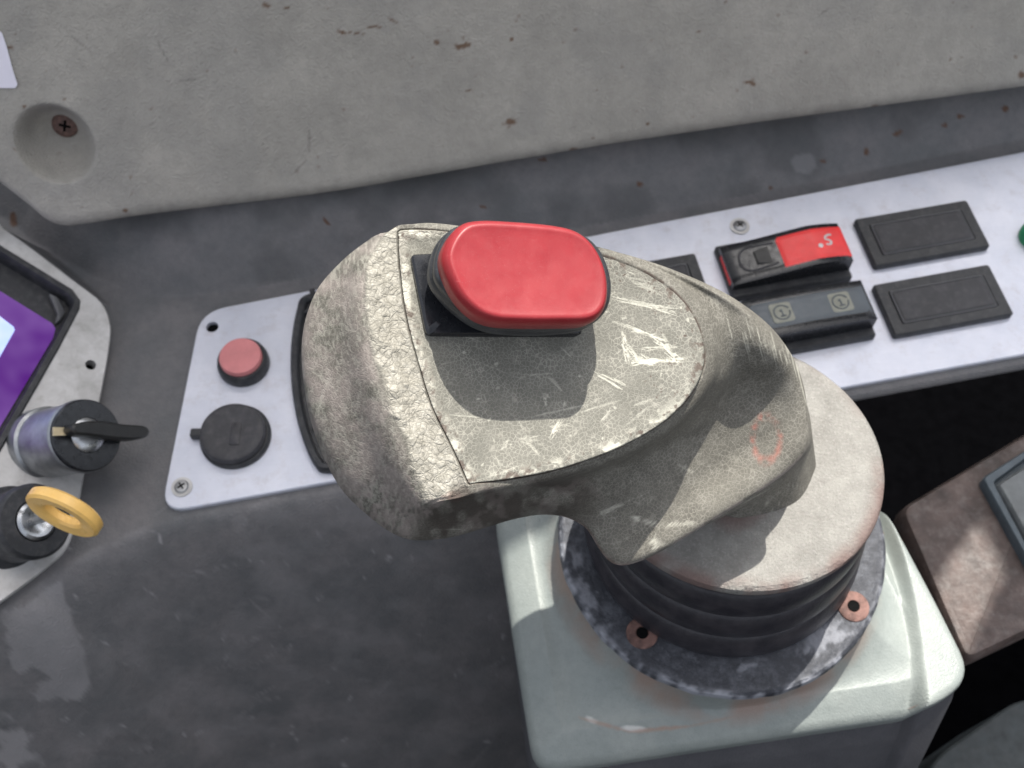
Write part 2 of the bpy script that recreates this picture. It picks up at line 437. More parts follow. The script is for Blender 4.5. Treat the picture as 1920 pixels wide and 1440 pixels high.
fall = np.minimum(fall, 26); fall = np.where(Q[:, 0] > 6.5, np.clip(dl-.1, 0, .6), fall)
z = rise - fall
DO = [(-400, 330), (8, 428), (150, 534), (190, 566), (206, 600), (207, 640), (190, 740), (160, 880), (142, 985), (126, 1028), (92, 1062), (0, 1130), (-400, 1300)]
DW = np.array([hitp(*p, DP, DN)[:2] for p in DO])
def ringdist(Q, P):
    best = np.full(len(Q), 1e9); ins = np.zeros(len(Q), bool)
    for i in range(len(P)):
        a, b_ = P[i], P[(i+1) % len(P)]; d = b_-a; L2 = np.dot(d, d)
        if L2 < 1e-12: continue
        tt = np.clip(((Q-a)@d)/L2, 0, 1); best = np.minimum(best, np.linalg.norm(Q-(a+tt[:, None]*d), axis=1))
        c1 = (a[1] > Q[:, 1]) != (b_[1] > Q[:, 1])
        with np.errstate(divide='ignore', invalid='ignore'): xx = (b_[0]-a[0])*(Q[:, 1]-a[1])/(b_[1]-a[1])+a[0]
        ins ^= c1 & (Q[:, 0] < xx)
    return np.where(ins, best, -best)
zd = np.minimum(dispz(Q[:, 0], Q[:, 1]) - .45, 9) - np.maximum(0, -ringdist(Q, DW)-.15)*2.6
k = .35; hh = np.clip(.5+.5*(zd-z)/k, 0, 1); z = z*(1-hh)+zd*hh+k*hh*(1-hh)
z += .03*(fbm(Q, .35, 4)-.5) + .12*(fbm(Q, .12, 9)-.5)*(dr > -1)
V = np.stack([Q[:, 0], Q[:, 1], z], 1); pq = proj(V)
wear_shade = np.zeros((len(V), 3))
for c_, rx, ry, an in (((1625, 284), 5, 8, 0), ((1682, 250), 13, 5, -.4), ((1800, 217), 8, 5, 0), ((1885, 205), 6, 5, 0), ((1770, 235), 8, 4, 0), ((612, 415), 10, 4, .9), ((25, 412), 9, 14, 0), ((1020, 299), 9, 4, 0), ((1445, 352), 5, 4, 0),
                       ((1200, 345), 6, 4, 0), ((1545, 302), 6, 3, 0), ((905, 388), 7, 4, 0)):
    wear_shade[:, 1] = np.maximum(wear_shade[:, 1], blob(pq, c_, rx, ry, an, seed=int(c_[0])))
PPL = np.array([(8, 1152), (60, 1122), (116, 1088), (124, 1130), (140, 1175), (158, 1225), (168, 1285), (150, 1312), (112, 1308), (70, 1318), (62, 1298), (98, 1272), (60, 1252), (30, 1262), (12, 1212)], float)
npx = np.where((pq[:, 0] < 260) & (pq[:, 1] > 1000) & (pq[:, 0] > -60))[0]; pale = np.zeros(len(pq))
wq = pq[npx] + np.stack([fbm(pq[npx], .05, 61)-.5, fbm(pq[npx], .05, 62)-.5], 1)*26*np.clip(1.3-pq[npx, :1]/150, .15, 1)
pale[npx] = np.clip(ringdist(wq, PPL[::-1])/4+.5, 0, 1)*.50*(.75+.5*(fbm(pq[npx], .02, 63)-.3))
pale = np.maximum(pale, .6*blob(pq, (30, 1395), 40, 60, -.3, .8, 5, .5, .05))
pale = np.maximum(pale, .55*blob(pq, (1508, 305), 26, 22, 0, .25, 8))
sc_ = rng.uniform([120, 930], [960, 1440], (70, 2))
for i, p in enumerate(sc_): pale = np.maximum(pale, rng.uniform(.25, .8)*blob(pq, p, rng.uniform(3, 11), rng.uniform(1.5, 4.5), rng.uniform(0, 3), .6, i, .5))
for i in range(34):
    p = rng.uniform([60, 930], [960, 1440]); a_ = rng.normal(-.2, .5); L = rng.uniform(20, 90)
    pale = np.maximum(pale, rng.uniform(.1, .3)*seg(pq, p, p+L*np.array([math.cos(a_), math.sin(a_)]), 1.6, 1.2, 1, i))
sm = np.clip((fbm(pq*np.array([1, 1.5]), .02, 21, 6)-.50)*5, 0, 1)*(dl > 0)*.13; pale = np.maximum(pale, sm)
wear_shade[:, 0] = pale
wear_shade[:, 2] = np.clip((fbm(pq, .01, 31)-.5)*3.5, 0, .6)*(dr > 0) + blob(pq, (235, 1400), 60, 25, 0, .8, 6)*.4
gf = np.array(grid_faces(nx, ny)); keep = ~((dl[gf[:, 0]] > .12) & (Q[gf[:, 0], 0] > 6.35))
LWp = crom(np.array([hit(*p)[:2] for p in [(960, 855), (1260, 799), (1575, 741), (2000, 662), (2700, 530)]]), 24, False); LWp = LWp[LWp[:, 0] > 6.2]
tt_ = np.gradient(LWp, axis=0); tt_ /= np.linalg.norm(tt_, axis=1, keepdims=True); dn = np.stack([tt_[:, 1], -tt_[:, 0]], 1)
RP_ = [(-.6, -.05), (-.5, .02), (.0, .02), (.12, -.03), (.22, -.13), (.24, -.22), (.22, -.30), (.15, -.34), (-1.5, -.36)]
Vr_ = np.concatenate([np.concatenate([LWp+dn*o_, np.full((len(LWp), 1), zz)], 1)[:, None, :] for o_, zz in RP_], 1).reshape(-1, 3)
fr2 = [tuple(len(V)+i for i in f) for f in grid_faces(len(LWp), len(RP_))]
V = np.concatenate([V, Vr_]); wear_shade = np.concatenate([wear_shade, np.zeros((len(Vr_), 3))])
con = mesh('console', V, gf[keep][:, ::-1].tolist()+fr2, 'console_plastic', attrs={'wear_shade': wear_shade})
con['kind'] = 'structure'

# slab far below everything, coloured almost black
# to stand for the deep shade in the opening right of the console
def boxv(x0, x1, y0, y1, z0, z1):
    V = [(x, y, z) for z in (z0, z1) for y in (y0, y1) for x in (x0, x1)]
    F = [(0, 2, 3, 1), (4, 5, 7, 6), (0, 1, 5, 4), (2, 6, 7, 3), (1, 3, 7, 5), (0, 4, 6, 2)]
    return np.array(V, float), F
fl = mesh('floor', *boxv(-60, 60, -40, 45, -32, -30), 'cavity_shade', smooth=False); fl['kind'] = 'structure'

# added slab out of view, edge cut to shape sun patches on joystick and bracket
def blockpt(q, Zc):
    X_ = q[0] + Zc*SUNC[0]/SUNC[2]; Y_ = q[1] + Zc*SUNC[1]/SUNC[2]
    v = c2w((X_, Y_, Zc)); return np.array([v[0], v[1], v[2]+CH])
def qof(px, py, zw):
    P = hit(px, py, zw); v = P-CAMP
    Yc = v[1]*CT + v[2]*ST; Zc = -v[1]*ST + v[2]*CT
    return (v[0] - Zc*SUNC[0]/SUNC[2], Yc - Zc*SUNC[1]/SUNC[2])
SUN_CUT = [(-90, 34.6), (6.95, 35.2), (7.25, 44.9), (21, 46.9), (22.4, 45.4), (23.3, 44.6), (25.8, 48.3), (26.3, 45.1), (23.9, 40.4), (23.8, 34), (100, 34)]
RO = SUN_CUT + [(100, 74), (-90, 74)]
nrm = np.array(c2w((0, 0, 1))); n_ = len(RO)
V = np.array([blockpt(q, 10) for q in RO] + [blockpt(q, 10)+nrm for q in RO])
F = [tuple(range(n_))[::-1], tuple(range(n_, 2*n_))] + [(i, (i+1) % n_, n_+(i+1) % n_, n_+i) for i in range(n_)]
rf = mesh('sun_blocker', V, F, 'blocker_grey', smooth=False); rf['kind'] = 'structure'
cw = mesh('wall', *boxv(-90, 90, -54, -52, -40, 16), 'sky_blocker_dark', smooth=False); cw['kind'] = 'structure'  # added slab behind the camera, blocks low sky to darken surfaces facing it

# ================================================================== TRIM PANEL (top)
e0 = hit(110, 432, 3.0); e1 = hit(1920, 170, 3.0)
ta = (e1-e0)/np.linalg.norm(e1-e0)
back = np.cross(ta, (0, 0, 1)); back = -back if back[1] < 0 else back
tb = back*math.cos(math.radians(62)) + np.array([0, 0, math.sin(math.radians(62))])
tn = np.cross(ta, tb); tn = tn if tn[1] < 0 else -tn
def tpl(px, py):
    P = hitp(px, py, e0, tn)-e0; return np.array([P@ta, P@tb])
TE = np.array([tpl(*p) for p in [(-260, 120), (-80, 290), (0, 352), (55, 395), (88, 422), (118, 432), (160, 428), (300, 407), (600, 371), (800, 338), (960, 309), (1200, 270), (1500, 226), (1920, 170), (2400, 100)]])
TE = crom(TE, 8, False); o_ = np.argsort(TE[:, 0]); TE = TE[o_]
na, nb = 680, 230
aa = np.linspace(tpl(-120, 200)[0], tpl(2100, 100)[0], na); b0 = np.interp(aa, TE[:, 0], TE[:, 1])
rows = np.concatenate([[-1.2, -.9], np.linspace(0, 1, nb)**1.15*15])
V = []; R_ = .7
dimc = tpl(104, 270); scr = tpl(112, 254)
for ai, bb in zip(aa, b0):
    for r_ in rows:
        if r_ < 0: p = e0+ta*ai+tb*(bb+.12) - tn*(-r_*2.2+.6); V.append(p); continue
        dd = r_; q = min(dd/R_, 1); depth = R_*(1-math.sqrt(max(0, 1-(1-q)**2)))*.8
        p = e0 + ta*ai + tb*(bb+dd) - tn*depth
        V.append(p)
V = np.array(V); ab = np.stack([(V-e0)@ta, (V-e0)@tb], 1)
# left edge rolls back too
sidm = np.clip((2.4-np.array([polyd(ab[i:i+1], TE[::8])[0] if False else 9 for i in range(0)] or [9])) if False else 0, 0, 1)
dd = np.linalg.norm((ab-dimc)*np.array([1.0, .92]), axis=1)
rr_ = 1.40; inside = np.clip(1-dd/rr_, 0, 1)
dep = 1.35*np.clip(1-(dd/rr_)**2.6, 0, 1)**1.25
lip = .015*np.exp(-((dd-rr_*1.06)/.22)**2)
V = V + np.outer(lip-dep, tn) + np.outer(.10*(fbm(ab, .11, 3)-.5)*4*.5, tn)
pq = proj(V); wear_shade = np.zeros((len(V), 3))
spots = [(865, 87, 22, 6, -.1), (820, 80, 8, 4, 0), (957, 229, 14, 8, -.3), (1075, 281, 12, 5, -.1), (1022, 299, 9, 4, 0), (1410, 155, 14, 7, 0), (1800, 217, 8, 6, 0), (640, 60, 12, 3, .3), (668, 62, 18, 2, .1), (700, 50, 16, 2.5, 0), (735, 38, 14, 3, .5),
         (19, 88, 7, 6, 0), (1915, 140, 8, 9, 0), (880, 170, 6, 3, 0), (1310, 60, 5, 3, 0), (1498, 245, 6, 3, 0), (960, 75, 4, 4, 0), (500, 10, 7, 5, .3), (540, 14, 8, 3, 0), (1640, 200, 9, 4, 0), (45, 200, 6, 3, 0), (235, 395, 5, 4, 0), (1215, 232, 4, 3, 0)]
for i, (x_, y_, rx, ry, an) in enumerate(spots): wear_shade[:, 1] = np.maximum(wear_shade[:, 1], .9*blob(pq, (x_, y_), rx, ry, an, .7, i, .4, .15))
for i in range(110):
    x_, y_ = rng.uniform([0, 0], [1920, 400])
    if rng.random() > .25+.75*(x_/1920)*(1 if y_ < 240 else .6): continue
    s_ = rng.uniform(1.5, 3.5)
    wear_shade[:, 1] = np.maximum(wear_shade[:, 1], rng.uniform(.25, .7)*blob(pq, (x_, y_), s_*rng.uniform(.8, 2), s_, rng.uniform(-1, 1), .6, i, .5, .2))
for i, (a_, b_, wv) in enumerate([((135, 68), (175, 100), 2), ((335, 152), (378, 146), 3), ((580, 235), (580, 285), 2.2), ((292, 70), (320, 125), 1.3), ((280, 235), (290, 229), 2), ((545, 330), (575, 300), 2), ((1555, 15), (1535, 30), 1.5)]):
    wear_shade[:, 2] = np.maximum(wear_shade[:, 2], .7*seg(pq, a_, b_, wv, 1.6, 1, i))
wear_shade[:, 2] = np.maximum(wear_shade[:, 2], np.clip((fbm(pq, .006, 41)-.56)*3, 0, .12))
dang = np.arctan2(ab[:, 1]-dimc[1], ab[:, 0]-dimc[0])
wear_shade[:, 2] = np.maximum(wear_shade[:, 2], .75*np.exp(-((dd-1.05)/.3)**2)*np.clip(np.sin(dang-.25)*1.1+.35, .12, 1)*np.clip(.5+fbm(pq, .03, 91), 0, 1))  # grime ring, plus the dimple's own shade painted on its upper wall
wear_shade[:, 2] = np.maximum(wear_shade[:, 2], .32*np.clip((1.38-dd)/.3, 0, 1))  # dark inside the dimple: shade of the recess painted over grime
edge = np.clip(1-(ab[:, 1]-np.interp(ab[:, 0], TE[:, 0], TE[:, 1]))/.9, 0, 1)
wear_shade[:, 2] = np.maximum(wear_shade[:, 2], np.clip(edge*1.2*fbm(pq, .05, 2)-.25, 0, .5))
wear_shade[:, 0] = np.clip((fbm(pq*np.array([1, 1]), .009, 77)-.55)*2, 0, .18)
tp = thing('trim_panel', 'pale grey moulded trim panel with rust flecks above the instrument strip', 'trim panel', e0)
mesh('panel_shell', V, grid_faces(na, len(rows)), 'trim_plastic', tp, attrs={'wear_shade': wear_shade})
cp = e0+ta*scr[0]+tb*scr[1]-tn*1.27
fr = frame(cp, tn)
Vs, Fs = lathe([(.48, 0), (.48, .12), (.40, .20), (.2, .235), (.001, .24)], 32, fr=fr)
scw = mesh('screw', Vs, Fs, 'rusty_screw', tp)
cr = [prism(rrect(.42, .09, .02), [(0, .2), (0, .262)], fr=frame(cp, tn)), prism(rrect(.09, .42, .02), [(0, .2), (0, .259)], fr=frame(cp, tn))]
mesh('cross_slot', *join(cr), 'hole_black', scw)
# sticker
P = [hitp(*p, e0+tn*.06, tn) for p in [(-90, 40), (-6, 52), (4, 62), (12, 85), (24, 130), (33, 158), (29, 165), (8, 165), (-90, 163)]]
fr = frame(P[0], tn); V2 = to_fr(P, fr)
tag(mesh('sticker', *prism(V2, [(0, 0), (0, .02), (.02, .03)], fr=fr), 'sticker_paper', smooth=False), 'blank white sticker at the left end of the grey trim panel', 'sticker')

# ================================================================== INSTRUMENT STRIP
PR = math.radians(11.8); PZ = .22
ex = np.array([math.cos(PR), math.sin(PR), 0]); ey = np.array([-math.sin(PR), math.cos(PR), 0])
def rcorner(P, r, n=6):
    P = ccw(P); out = []
    m = len(P)
    for i in range(m):
        a, p, c_ = P[i-1], P[i], P[(i+1) % m]; u = (a-p)/np.linalg.norm(a-p); v = (c_-p)/np.linalg.norm(c_-p)
        rr = r[i] if hasattr(r, '__len__') else r
        for k in range(n+1):
            t = k/n; out.append((p+u*rr)*(1-t)**2 + 2*p*t*(1-t) + (p+v*rr)*t*t)
    return np.array(out)
Pp = [hit(*p, z=PZ)[:2] for p in [(376, 584), (300, 962), (2150, 622), (2060, 257)]]
Pp = rcorner(np.array(Pp), 1.0)
strip = thing('instrument_strip', 'long pale brushed metal strip carrying the round controls and switches', 'instrument panel', (Pp.mean(0)[0], Pp.mean(0)[1], 0))
pl = mesh('plate', *prism(Pp, [(0, -.15), (0, PZ-.04), (.04, PZ)], bottom=True), 'panel_metal', strip)
h1 = hit(398, 613, PZ); mesh('screw_hole', *lathe([(.3, .015), (.001, .03)], 20, c=(h1[0], h1[1], .01)), 'hole_black', strip)
cut(pl, [(lambda v, f: (v, f))(*prism(circ(.24, 24)+h1[:2], [(0, -.1), (0, 1)], bottom=True))])
def screw(px, py, r=.3, z=PZ, par=None):
    c_ = hit(px, py, z+.03)
    o = mesh('screw', *lathe([(r, -.1), (r, .04), (r*.8, .10), (r*.3, .12), (.001, .12)], 32, c=c_), 'steel', par)
    q = [prism(rrect(r*1.1, r*.22, .01), [(0, .08), (0, .135)]), prism(rrect(r*.22, r*1.1, .01), [(0, .08), (0, .132)])]
    V, F = join(q); V = V@np.array([[.8, .6, 0], [-.6, .8, 0], [0, 0, 1]]) + c_
    mesh('cross_slot', V, F, 'hole_black', o)
    mesh('washer', *lathe([(r*1.45, -.02), (r*1.45, .015), (r*.9, .02)], 32, c=c_), 'display_metal', o)
screw(341, 913, .26, par=strip); screw(1387, 424, .28, par=strip)

# round pink push button
c_ = hit(458, 684, PZ)
t = thing('push_button', 'round faded pink push button in a black bezel on the strip', 'push button', c_)
mesh('bezel', *lathe([(.98, -.05), (.98, .2), (.93, .42), (.86, .5), (.80, .5), (.78, .42)], 64, c=c_), 'black_plastic', t)
mesh('button_cap', *lathe([(.80, .3), (.80, .62), (.76, .70), (.68, .72), (.4, .70), (.001, .69)], 64, c=c_+np.array([-.02, 0, 0])), 'push_red', t)
# socket cover
c_ = hit(440, 820, PZ)
t = thing('socket_cover', 'round black rubber socket cover with a side tab below the pink button', 'socket cover', c_)
mesh('collar', *lathe([(1.30, -.05), (1.30, .12), (1.22, .2), (1.1, .2)], 64, c=c_+np.array([.05, 0, 0])), 'black_plastic', t)
mesh('lid', *lathe([(1.18, .05), (1.2, .35), (1.15, .48), (1.05, .53), (.9, .50), (.5, .49), (.001, .49)], 64, c=c_), 'blank_plastic', t)
V, F = prism(rrect(.5, .34, .06), [(0, .05), (0, .3), (.04, .34)]); mesh('tab', V+c_+np.array([-1.32, .05, 0]), F, 'black_plastic', t)
V, F = prism(rrect(.36, .9, .05), [(0, .46), (0, .52), (.03, .54)]); mesh('hinge_ridge', V+c_+np.array([.15, -.1, 0]), F, 'blank_plastic', t)
# curved vent
P = [(572, 552), (556, 580), (546, 640), (545, 700), (552, 765), (568, 825), (588, 868), (612, 882), (700, 872), (790, 850), (800, 700), (780, 520), (650, 536)]
base = hit(545, 700, PZ); fr = (base, ex, ey, np.array([0, 0, 1.]))
P2 = crom(to_fr([hit(*p, z=PZ+.3) for p in P], fr), 5)
t = thing('air_vent', 'curved black slotted vent on the strip, partly behind the joystick grip', 'vent', base)
mesh('bezel', *prism(P2, [(0, 0), (0, .25), (.08, .36), (.24, .38), (.32, .30), (.34, .12)], fr=fr), 'black_plastic', t)
inn = offs(ccw(P2), .42)
for kx in (.95, 1.8, 2.7, 3.6):
    V, F = prism(rrect(.22, 7.0, .05, cx=kx+.05, cy=0), [(0, .1), (0, .28), (.05, .33)], fr=fr)
    # bend along the vent's outline
    l = (V-fr[0])@fr[2]; V = V + np.outer(.045*(l**2)*.5, fr[1]); mesh('slat', V, F, 'blank_plastic', t)
for ky in (-2.6, -.9, .9, 2.5):
    V, F = prism(rrect(3.9, .16, .04, cx=2.5, cy=ky), [(0, .1), (0, .24), (.03, .27)], fr=fr); mesh('rib', V, F, 'black_plastic', t)

# blanking plates
def blank(px, py, label, first=[None]):
    c_ = hit(px, py, PZ+.1)
    if first[0] is None:
        t = thing('blanking_plate', label, 'blanking plate', c_, 'black blanking plates on the instrument strip', PR)
        fw, fh = 4.9, 2.42
        mesh('plate_frame', *prism(rrect(fw, fh, .12), [(0, -.15), (0, .14), (.05, .2), (.44, .2), (.47, .14)], scl=True), 'black_plastic', t, True, smooth=False)
        rim = prism(rrect(fw-1.02, fh-.92, .07), [(0, .12), (0, .235), (.015, .25), (.05, .25), (.065, .2)], scl=True)
        mesh('raised_rim', *rim, 'edge_plastic', t, True, smooth=False)
        mesh('insert', *prism(rrect(fw-1.18, fh-1.08, .05), [(0, .12), (0, .255), (.03, .27)], dish=.03), 'blank_plastic', t, True)
        first[0] = t; return
    s = first[0]; t = s.copy(); SC.collection.objects.link(t); t.location = c_*S; t['label'] = label
    for ch in s.children:
        k_ = ch.copy(); SC.collection.objects.link(k_); k_.parent = t
blank(1726, 441, 'black blanking plate in the upper row at the right, beside the red rocker switch')
blank(1765, 566, 'black blanking plate in the lower row at the right, beside the grey rocker switch')
blank(1206, 544, 'black blanking plate half hidden behind the joystick grip, left of the rockers')

# rocker switches (local axes, rotated with the strip)
def curved_top(wd, hg, z0, zf, nu=24, nv=10, bev=.08):
    V = []; F = []
    for i in range(nu+1):
        for j in range(nv+1):
            x = (i/nu-.5)*wd; y = (j/nv-.5)*hg
            edge_ = min((i/nu)*wd, (1-i/nu)*wd, (j/nv)*hg, (1-j/nv)*hg)
            V.append((x, y, zf(x, y) - max(0, bev-edge_)*.8))
    F = grid_faces(nu+1, nv+1)
    n = len(V); ring = [i*(nv+1) for i in range(nu+1)] + [nu*(nv+1)+j for j in range(1, nv+1)] + [i*(nv+1)+nv for i in range(nu-1, -1, -1)] + [j for j in range(nv-1, 0, -1)]
    for r_ in ring: V.append((V[r_][0], V[r_][1], z0))
    m = len(ring)
    for k_ in range(m): F.append((ring[k_], n+k_, n+(k_+1) % m, ring[(k_+1) % m]))
    return np.array(V), F
c_ = hit(1466, 498, PZ)
t = thing('rocker_switch', 'black rocker switch with a red end plate in the upper row', 'rocker switch', c_, 'rocker switches on the instrument strip', PR)
RW, RH = 4.95, 2.35
mesh('switch_frame', *prism(rrect(RW, RH+.25, .14), [(0, -.1), (0, .22), (.08, .3)]), 'black_plastic', t, True)
zf = lambda x, y: .62+.42*math.sin(max(-1, min(1, (x+.9)/2.2))*1.45) if x > -2.3 else .35
zf = lambda x, y: 1.2 + .2*((x-1.0)/2.2 if x < 1 else 0)*1.6 - .10*(x > 1)*((x-1)**2)
rk = mesh('rocker', *curved_top(RW-.1, RH-.5, .2, zf), 'gloss_black', t, True)
V, F = curved_top(2.75, 1.46, .5, lambda x, y: zf(x+1.05, y)+.035, bev=.05); V[:, 0] += 1.05; V[:, 1] += -.02
mesh('red_plate', V, F, 'switch_red', t, True)
V, F = prism(rrect(.07, 1.35, .02), [(0, .2), (0, .48), (.02, .5)]); V[:, 0] -= 2.4; mesh('red_edge', V, F, 'switch_red', t, True)
th = math.pi
def strokes(L, z, r, sc=1):
    q = []
    for s_ in L: q.append(tube(np.array([(x*sc, y*sc, z) for x, y in s_]), r*sc))
    return join(q)
hx = crom(np.array([(-.45, .50), (-1.5, .55), (-1.85, .28), (-1.9, -.2), (-1.55, -.52), (-.5, -.46)]), 5, False)
V, F = tube(np.array([(x, y, zf(x, y)+.0) for x, y in hx]), .05); mesh('thumb_outline', V, F, 'blank_plastic', t, True)
V, F = prism(np.array([(-.42, .5), (-1.3, .3), (-1.3, -.3), (-.5, -.46)]), [(0, .4), (0, zf(-.9, 0)-.02), (.04, zf(-.9, 0)+.03)]); mesh('thumb_ridge', V, F, 'key_black', t, True, smooth=False)
gl = [[(2.02, .28), (1.9, .30), (1.74, .22), (1.72, .10), (1.84, .04), (1.90, -.06), (1.82, -.16), (1.66, -.14)]]
gl = [crom(np.array(gl[0]), 4, False)]
V, F = strokes(gl, 1.06, .045); V2_, F2_ = prism(circ(.1, 16, 1.42, -.17), [(0, .9), (0, 1.075)]); V, F = join([(V, F), (V2_, F2_)])
V[:, 0] -= .15; V[:, 2] += 0
for i in range(len(V)): V[i, 2] = zf(V[i, 0], 0)+.035+ (V[i, 2]-1.06)*.3+.01
mesh('printed_mark', V, F, 'white_ink', t, True)

c_ = hit(1506, 606, PZ)
t = thing('rocker_switch', 'dark grey rocker switch printed with two cream icons in the lower row', 'rocker switch', c_, 'rocker switches on the instrument strip', PR)
mesh('switch_frame', *prism(rrect(RW, RH+.2, .14), [(0, -.1), (0, .22), (.08, .3)]), 'black_plastic', t, True)
zg = lambda x, y: 1.12 - .035*(x*x)*.5
mesh('rocker', *curved_top(RW-.1, RH-.55, .2, zg), 'gloss_black', t, True)
V, F = curved_top(RW-.35, 1.22, .5, lambda x, y: zg(x, y)+.03, bev=.05); fpl = mesh('face_plate', V, F, 'grey_plastic', t, True)
for cx in (-1.12, 1.22):
    q = prism(rrect(.86, .86, .12, cx=cx, cy=0), [(0, .8), (0, zg(cx, 0)+.038), (.02, zg(cx, 0)+.045)])
    mesh('icon_square', *q, 'icon_cream', fpl).parent = t
    o = t.children[-1]
    a_ = [(.31*math.cos(u)+cx, .31*math.sin(u)) for u in np.linspace(.5, 2*math.pi+.1, 30)]
    q = strokes([a_, [(cx, .13), (cx+.01, -.12)], [(cx-.1, -.16), (cx+.12, -.16)], [(cx-.08, .05), (cx, .12)], [(cx+.31, .14), (cx+.2, .26)]], zg(cx, 0)+.045, .03)
    mesh('icon_lines', *q, 'grey_plastic', t, True)
for ch in t.children:
    if ch.name.startswith('icon_square'):
        me = ch.data; off = Vector(ch.location) ; ch.location = (0, 0, 0)
# re-centre the icon squares in the switch's own axes
for ch in list(t.children):
    if ch.name.startswith('icon_square'):
        bpy.data.objects.remove(ch)
for cx in (-1.12, 1.22):
    mesh('icon_square', *prism(rrect(.86, .86, .12, cx=cx, cy=0), [(0, .8), (0, zg(cx, 0)+.038), (.02, zg(cx, 0)+.045)]), 'icon_cream', t, True)
# green indicator at the right edge of the frame
c_ = hit(1943, 447, PZ)
tag(mesh('green_button', *lathe([(.72, -.05), (.72, .3), (.62, .42), (.3, .46), (.001, .47)], 48, c=c_), 'green_plastic'), 'round green button cut off by the right edge of the photo', 'push button')

# ================================================================== DISPLAY UNIT (left)
dfr = frame(DP, DN)
def dpl(px, py, h=0): return to_fr([hitp(px, py, DP+DN*h, DN)], dfr)[0]
t = thing('display_unit', 'tilted metal display plate with a glowing purple screen at the left edge', 'display', DP)
O = [(-160, 330), (8, 428), (150, 534), (190, 566), (206, 600), (207, 640), (190, 740), (160, 880), (142, 985), (126, 1028), (92, 1062), (0, 1130), (-160, 1250)]
P2 = ccw(np.array([dpl(*p, h=.25) for p in O])); P2 = crom(P2, 3)
plate = mesh('plate', *prism(P2, [(0, -.3), (0, .2), (.05, .25)], bottom=True, fr=dfr), 'display_metal', t)
B = ccw(np.array([dpl(*p, h=.2) for p in [(-170, 372), (0, 462), (135, 545), (150, 566), (148, 582), (110, 655), (0, 848), (-170, 1150)]]))
Bi = ccw(np.array([dpl(*p, h=.2) for p in [(-170, 372), (0, 470), (126, 552), (138, 570), (136, 582), (100, 650), (0, 828), (-170, 1130)]]))
hc = dpl(170, 684, .25)
cut(plate, [prism(B, [(.05, -.6), (.05, 1)], bottom=True, fr=dfr), prism(circ(.2, 20)+hc, [(0, -.6), (0, 1)], bottom=True, fr=dfr)])
mesh('screw_hole', *prism(circ(.3, 20)+hc, [(0, -.34), (0, -.24)], fr=dfr), 'hole_black', t)
mesh('screen_frame', *prism(B, [(0, -.2), (0, .3), (.06, .36), (.24, .36), (.3, .28), (.34, -.25)], fr=dfr)[0:2], 'black_plastic', t)
SP = ccw(np.array([dpl(*p, h=-.1) for p in [(-170, 452), (0, 545), (98, 606), (104, 616), (100, 632), (0, 800), (-170, 1090)]]))
mesh('screen', *prism(SP, [(0, -.24), (0, -.12)], fr=dfr), 'screen_glow', t, smooth=False)
WP = ccw(np.array([dpl(*p, h=-.06) for p in [(-170, 480), (0, 592), (26, 612), (28, 618), (0, 668), (-170, 940)]]))
mesh('screen_page', *prism(WP, [(0, -.13), (0, -.10)], fr=dfr), 'screen_page', t, smooth=False)
a_ = [dpl(92, 552, 0), dpl(106, 556, 0), dpl(122, 585, 0), dpl(114, 600, 0), dpl(104, 606, 0), dpl(108, 588, 0)]
mesh('clip', *prism(ccw(np.array(a_)), [(0, -.2), (0, 0), (.04, .03)], fr=dfr), 'edge_plastic', t)
# key switch
b0_ = dpl(92, 832, .25); o_ = fromfr(dfr, b0_[0], b0_[1], .25); kf = (o_, dfr[1], dfr[2], dfr[3])
# aim its axis so that the face lands where the photo has it
top = Wd(164, 816, np.dot(o_-CAMP, -np.array(c2w((0, 0, 1))))-1.75); ax = top-o_; L = np.linalg.norm(ax); kf = frame(o_, ax)
t = thing('key_switch', 'chrome key switch with a black face and a black key turned to the right', 'key switch', o_)
mesh('barrel', *lathe([(1.34, -.8), (1.34, .12), (1.24, .2), (1.22, L-.45), (1.28, L-.38), (1.28, L-.22), (1.22, L-.12), (1.15, L-.1)], 64, fr=kf), 'satin_steel', t)
mesh('dial', *lathe([(1.25, L-.2), (1.25, L-.02), (1.20, L+.04), (.62, L+.04), (.60, L-.1)], 64, fr=kf), 'gloss_black', t)
mesh('lock_core', *lathe([(.60, L-.15), (.60, L+.05), (.5, L+.14), (.25, L+.18), (.001, L+.18)], 48, fr=kf), 'chrome', t)
kx = lambda px, py, h: to_fr([hitp(px, py, kf[0]+kf[3]*h, kf[3])], kf)[0]
P2 = np.array([kx(*p, L+.06) for p in [(100, 801), (133, 802), (133, 816), (100, 817)]]); mesh('cream_mark', *prism(P2, [(0, L), (0, L+.07)], fr=kf), 'cream_mark', t, smooth=False)
kp = crom(np.array([kx(*p, L+.5) for p in [(129, 800), (150, 792), (185, 791), (225, 797), (262, 800), (273, 809), (268, 820), (245, 826), (205, 824), (165, 819), (135, 815)]]), 4)
mesh('key', *prism(kp, [(.03, L+.1), (0, L+.2), (0, L+.72), (.08, L+.8)], fr=kf), 'key_black', t)
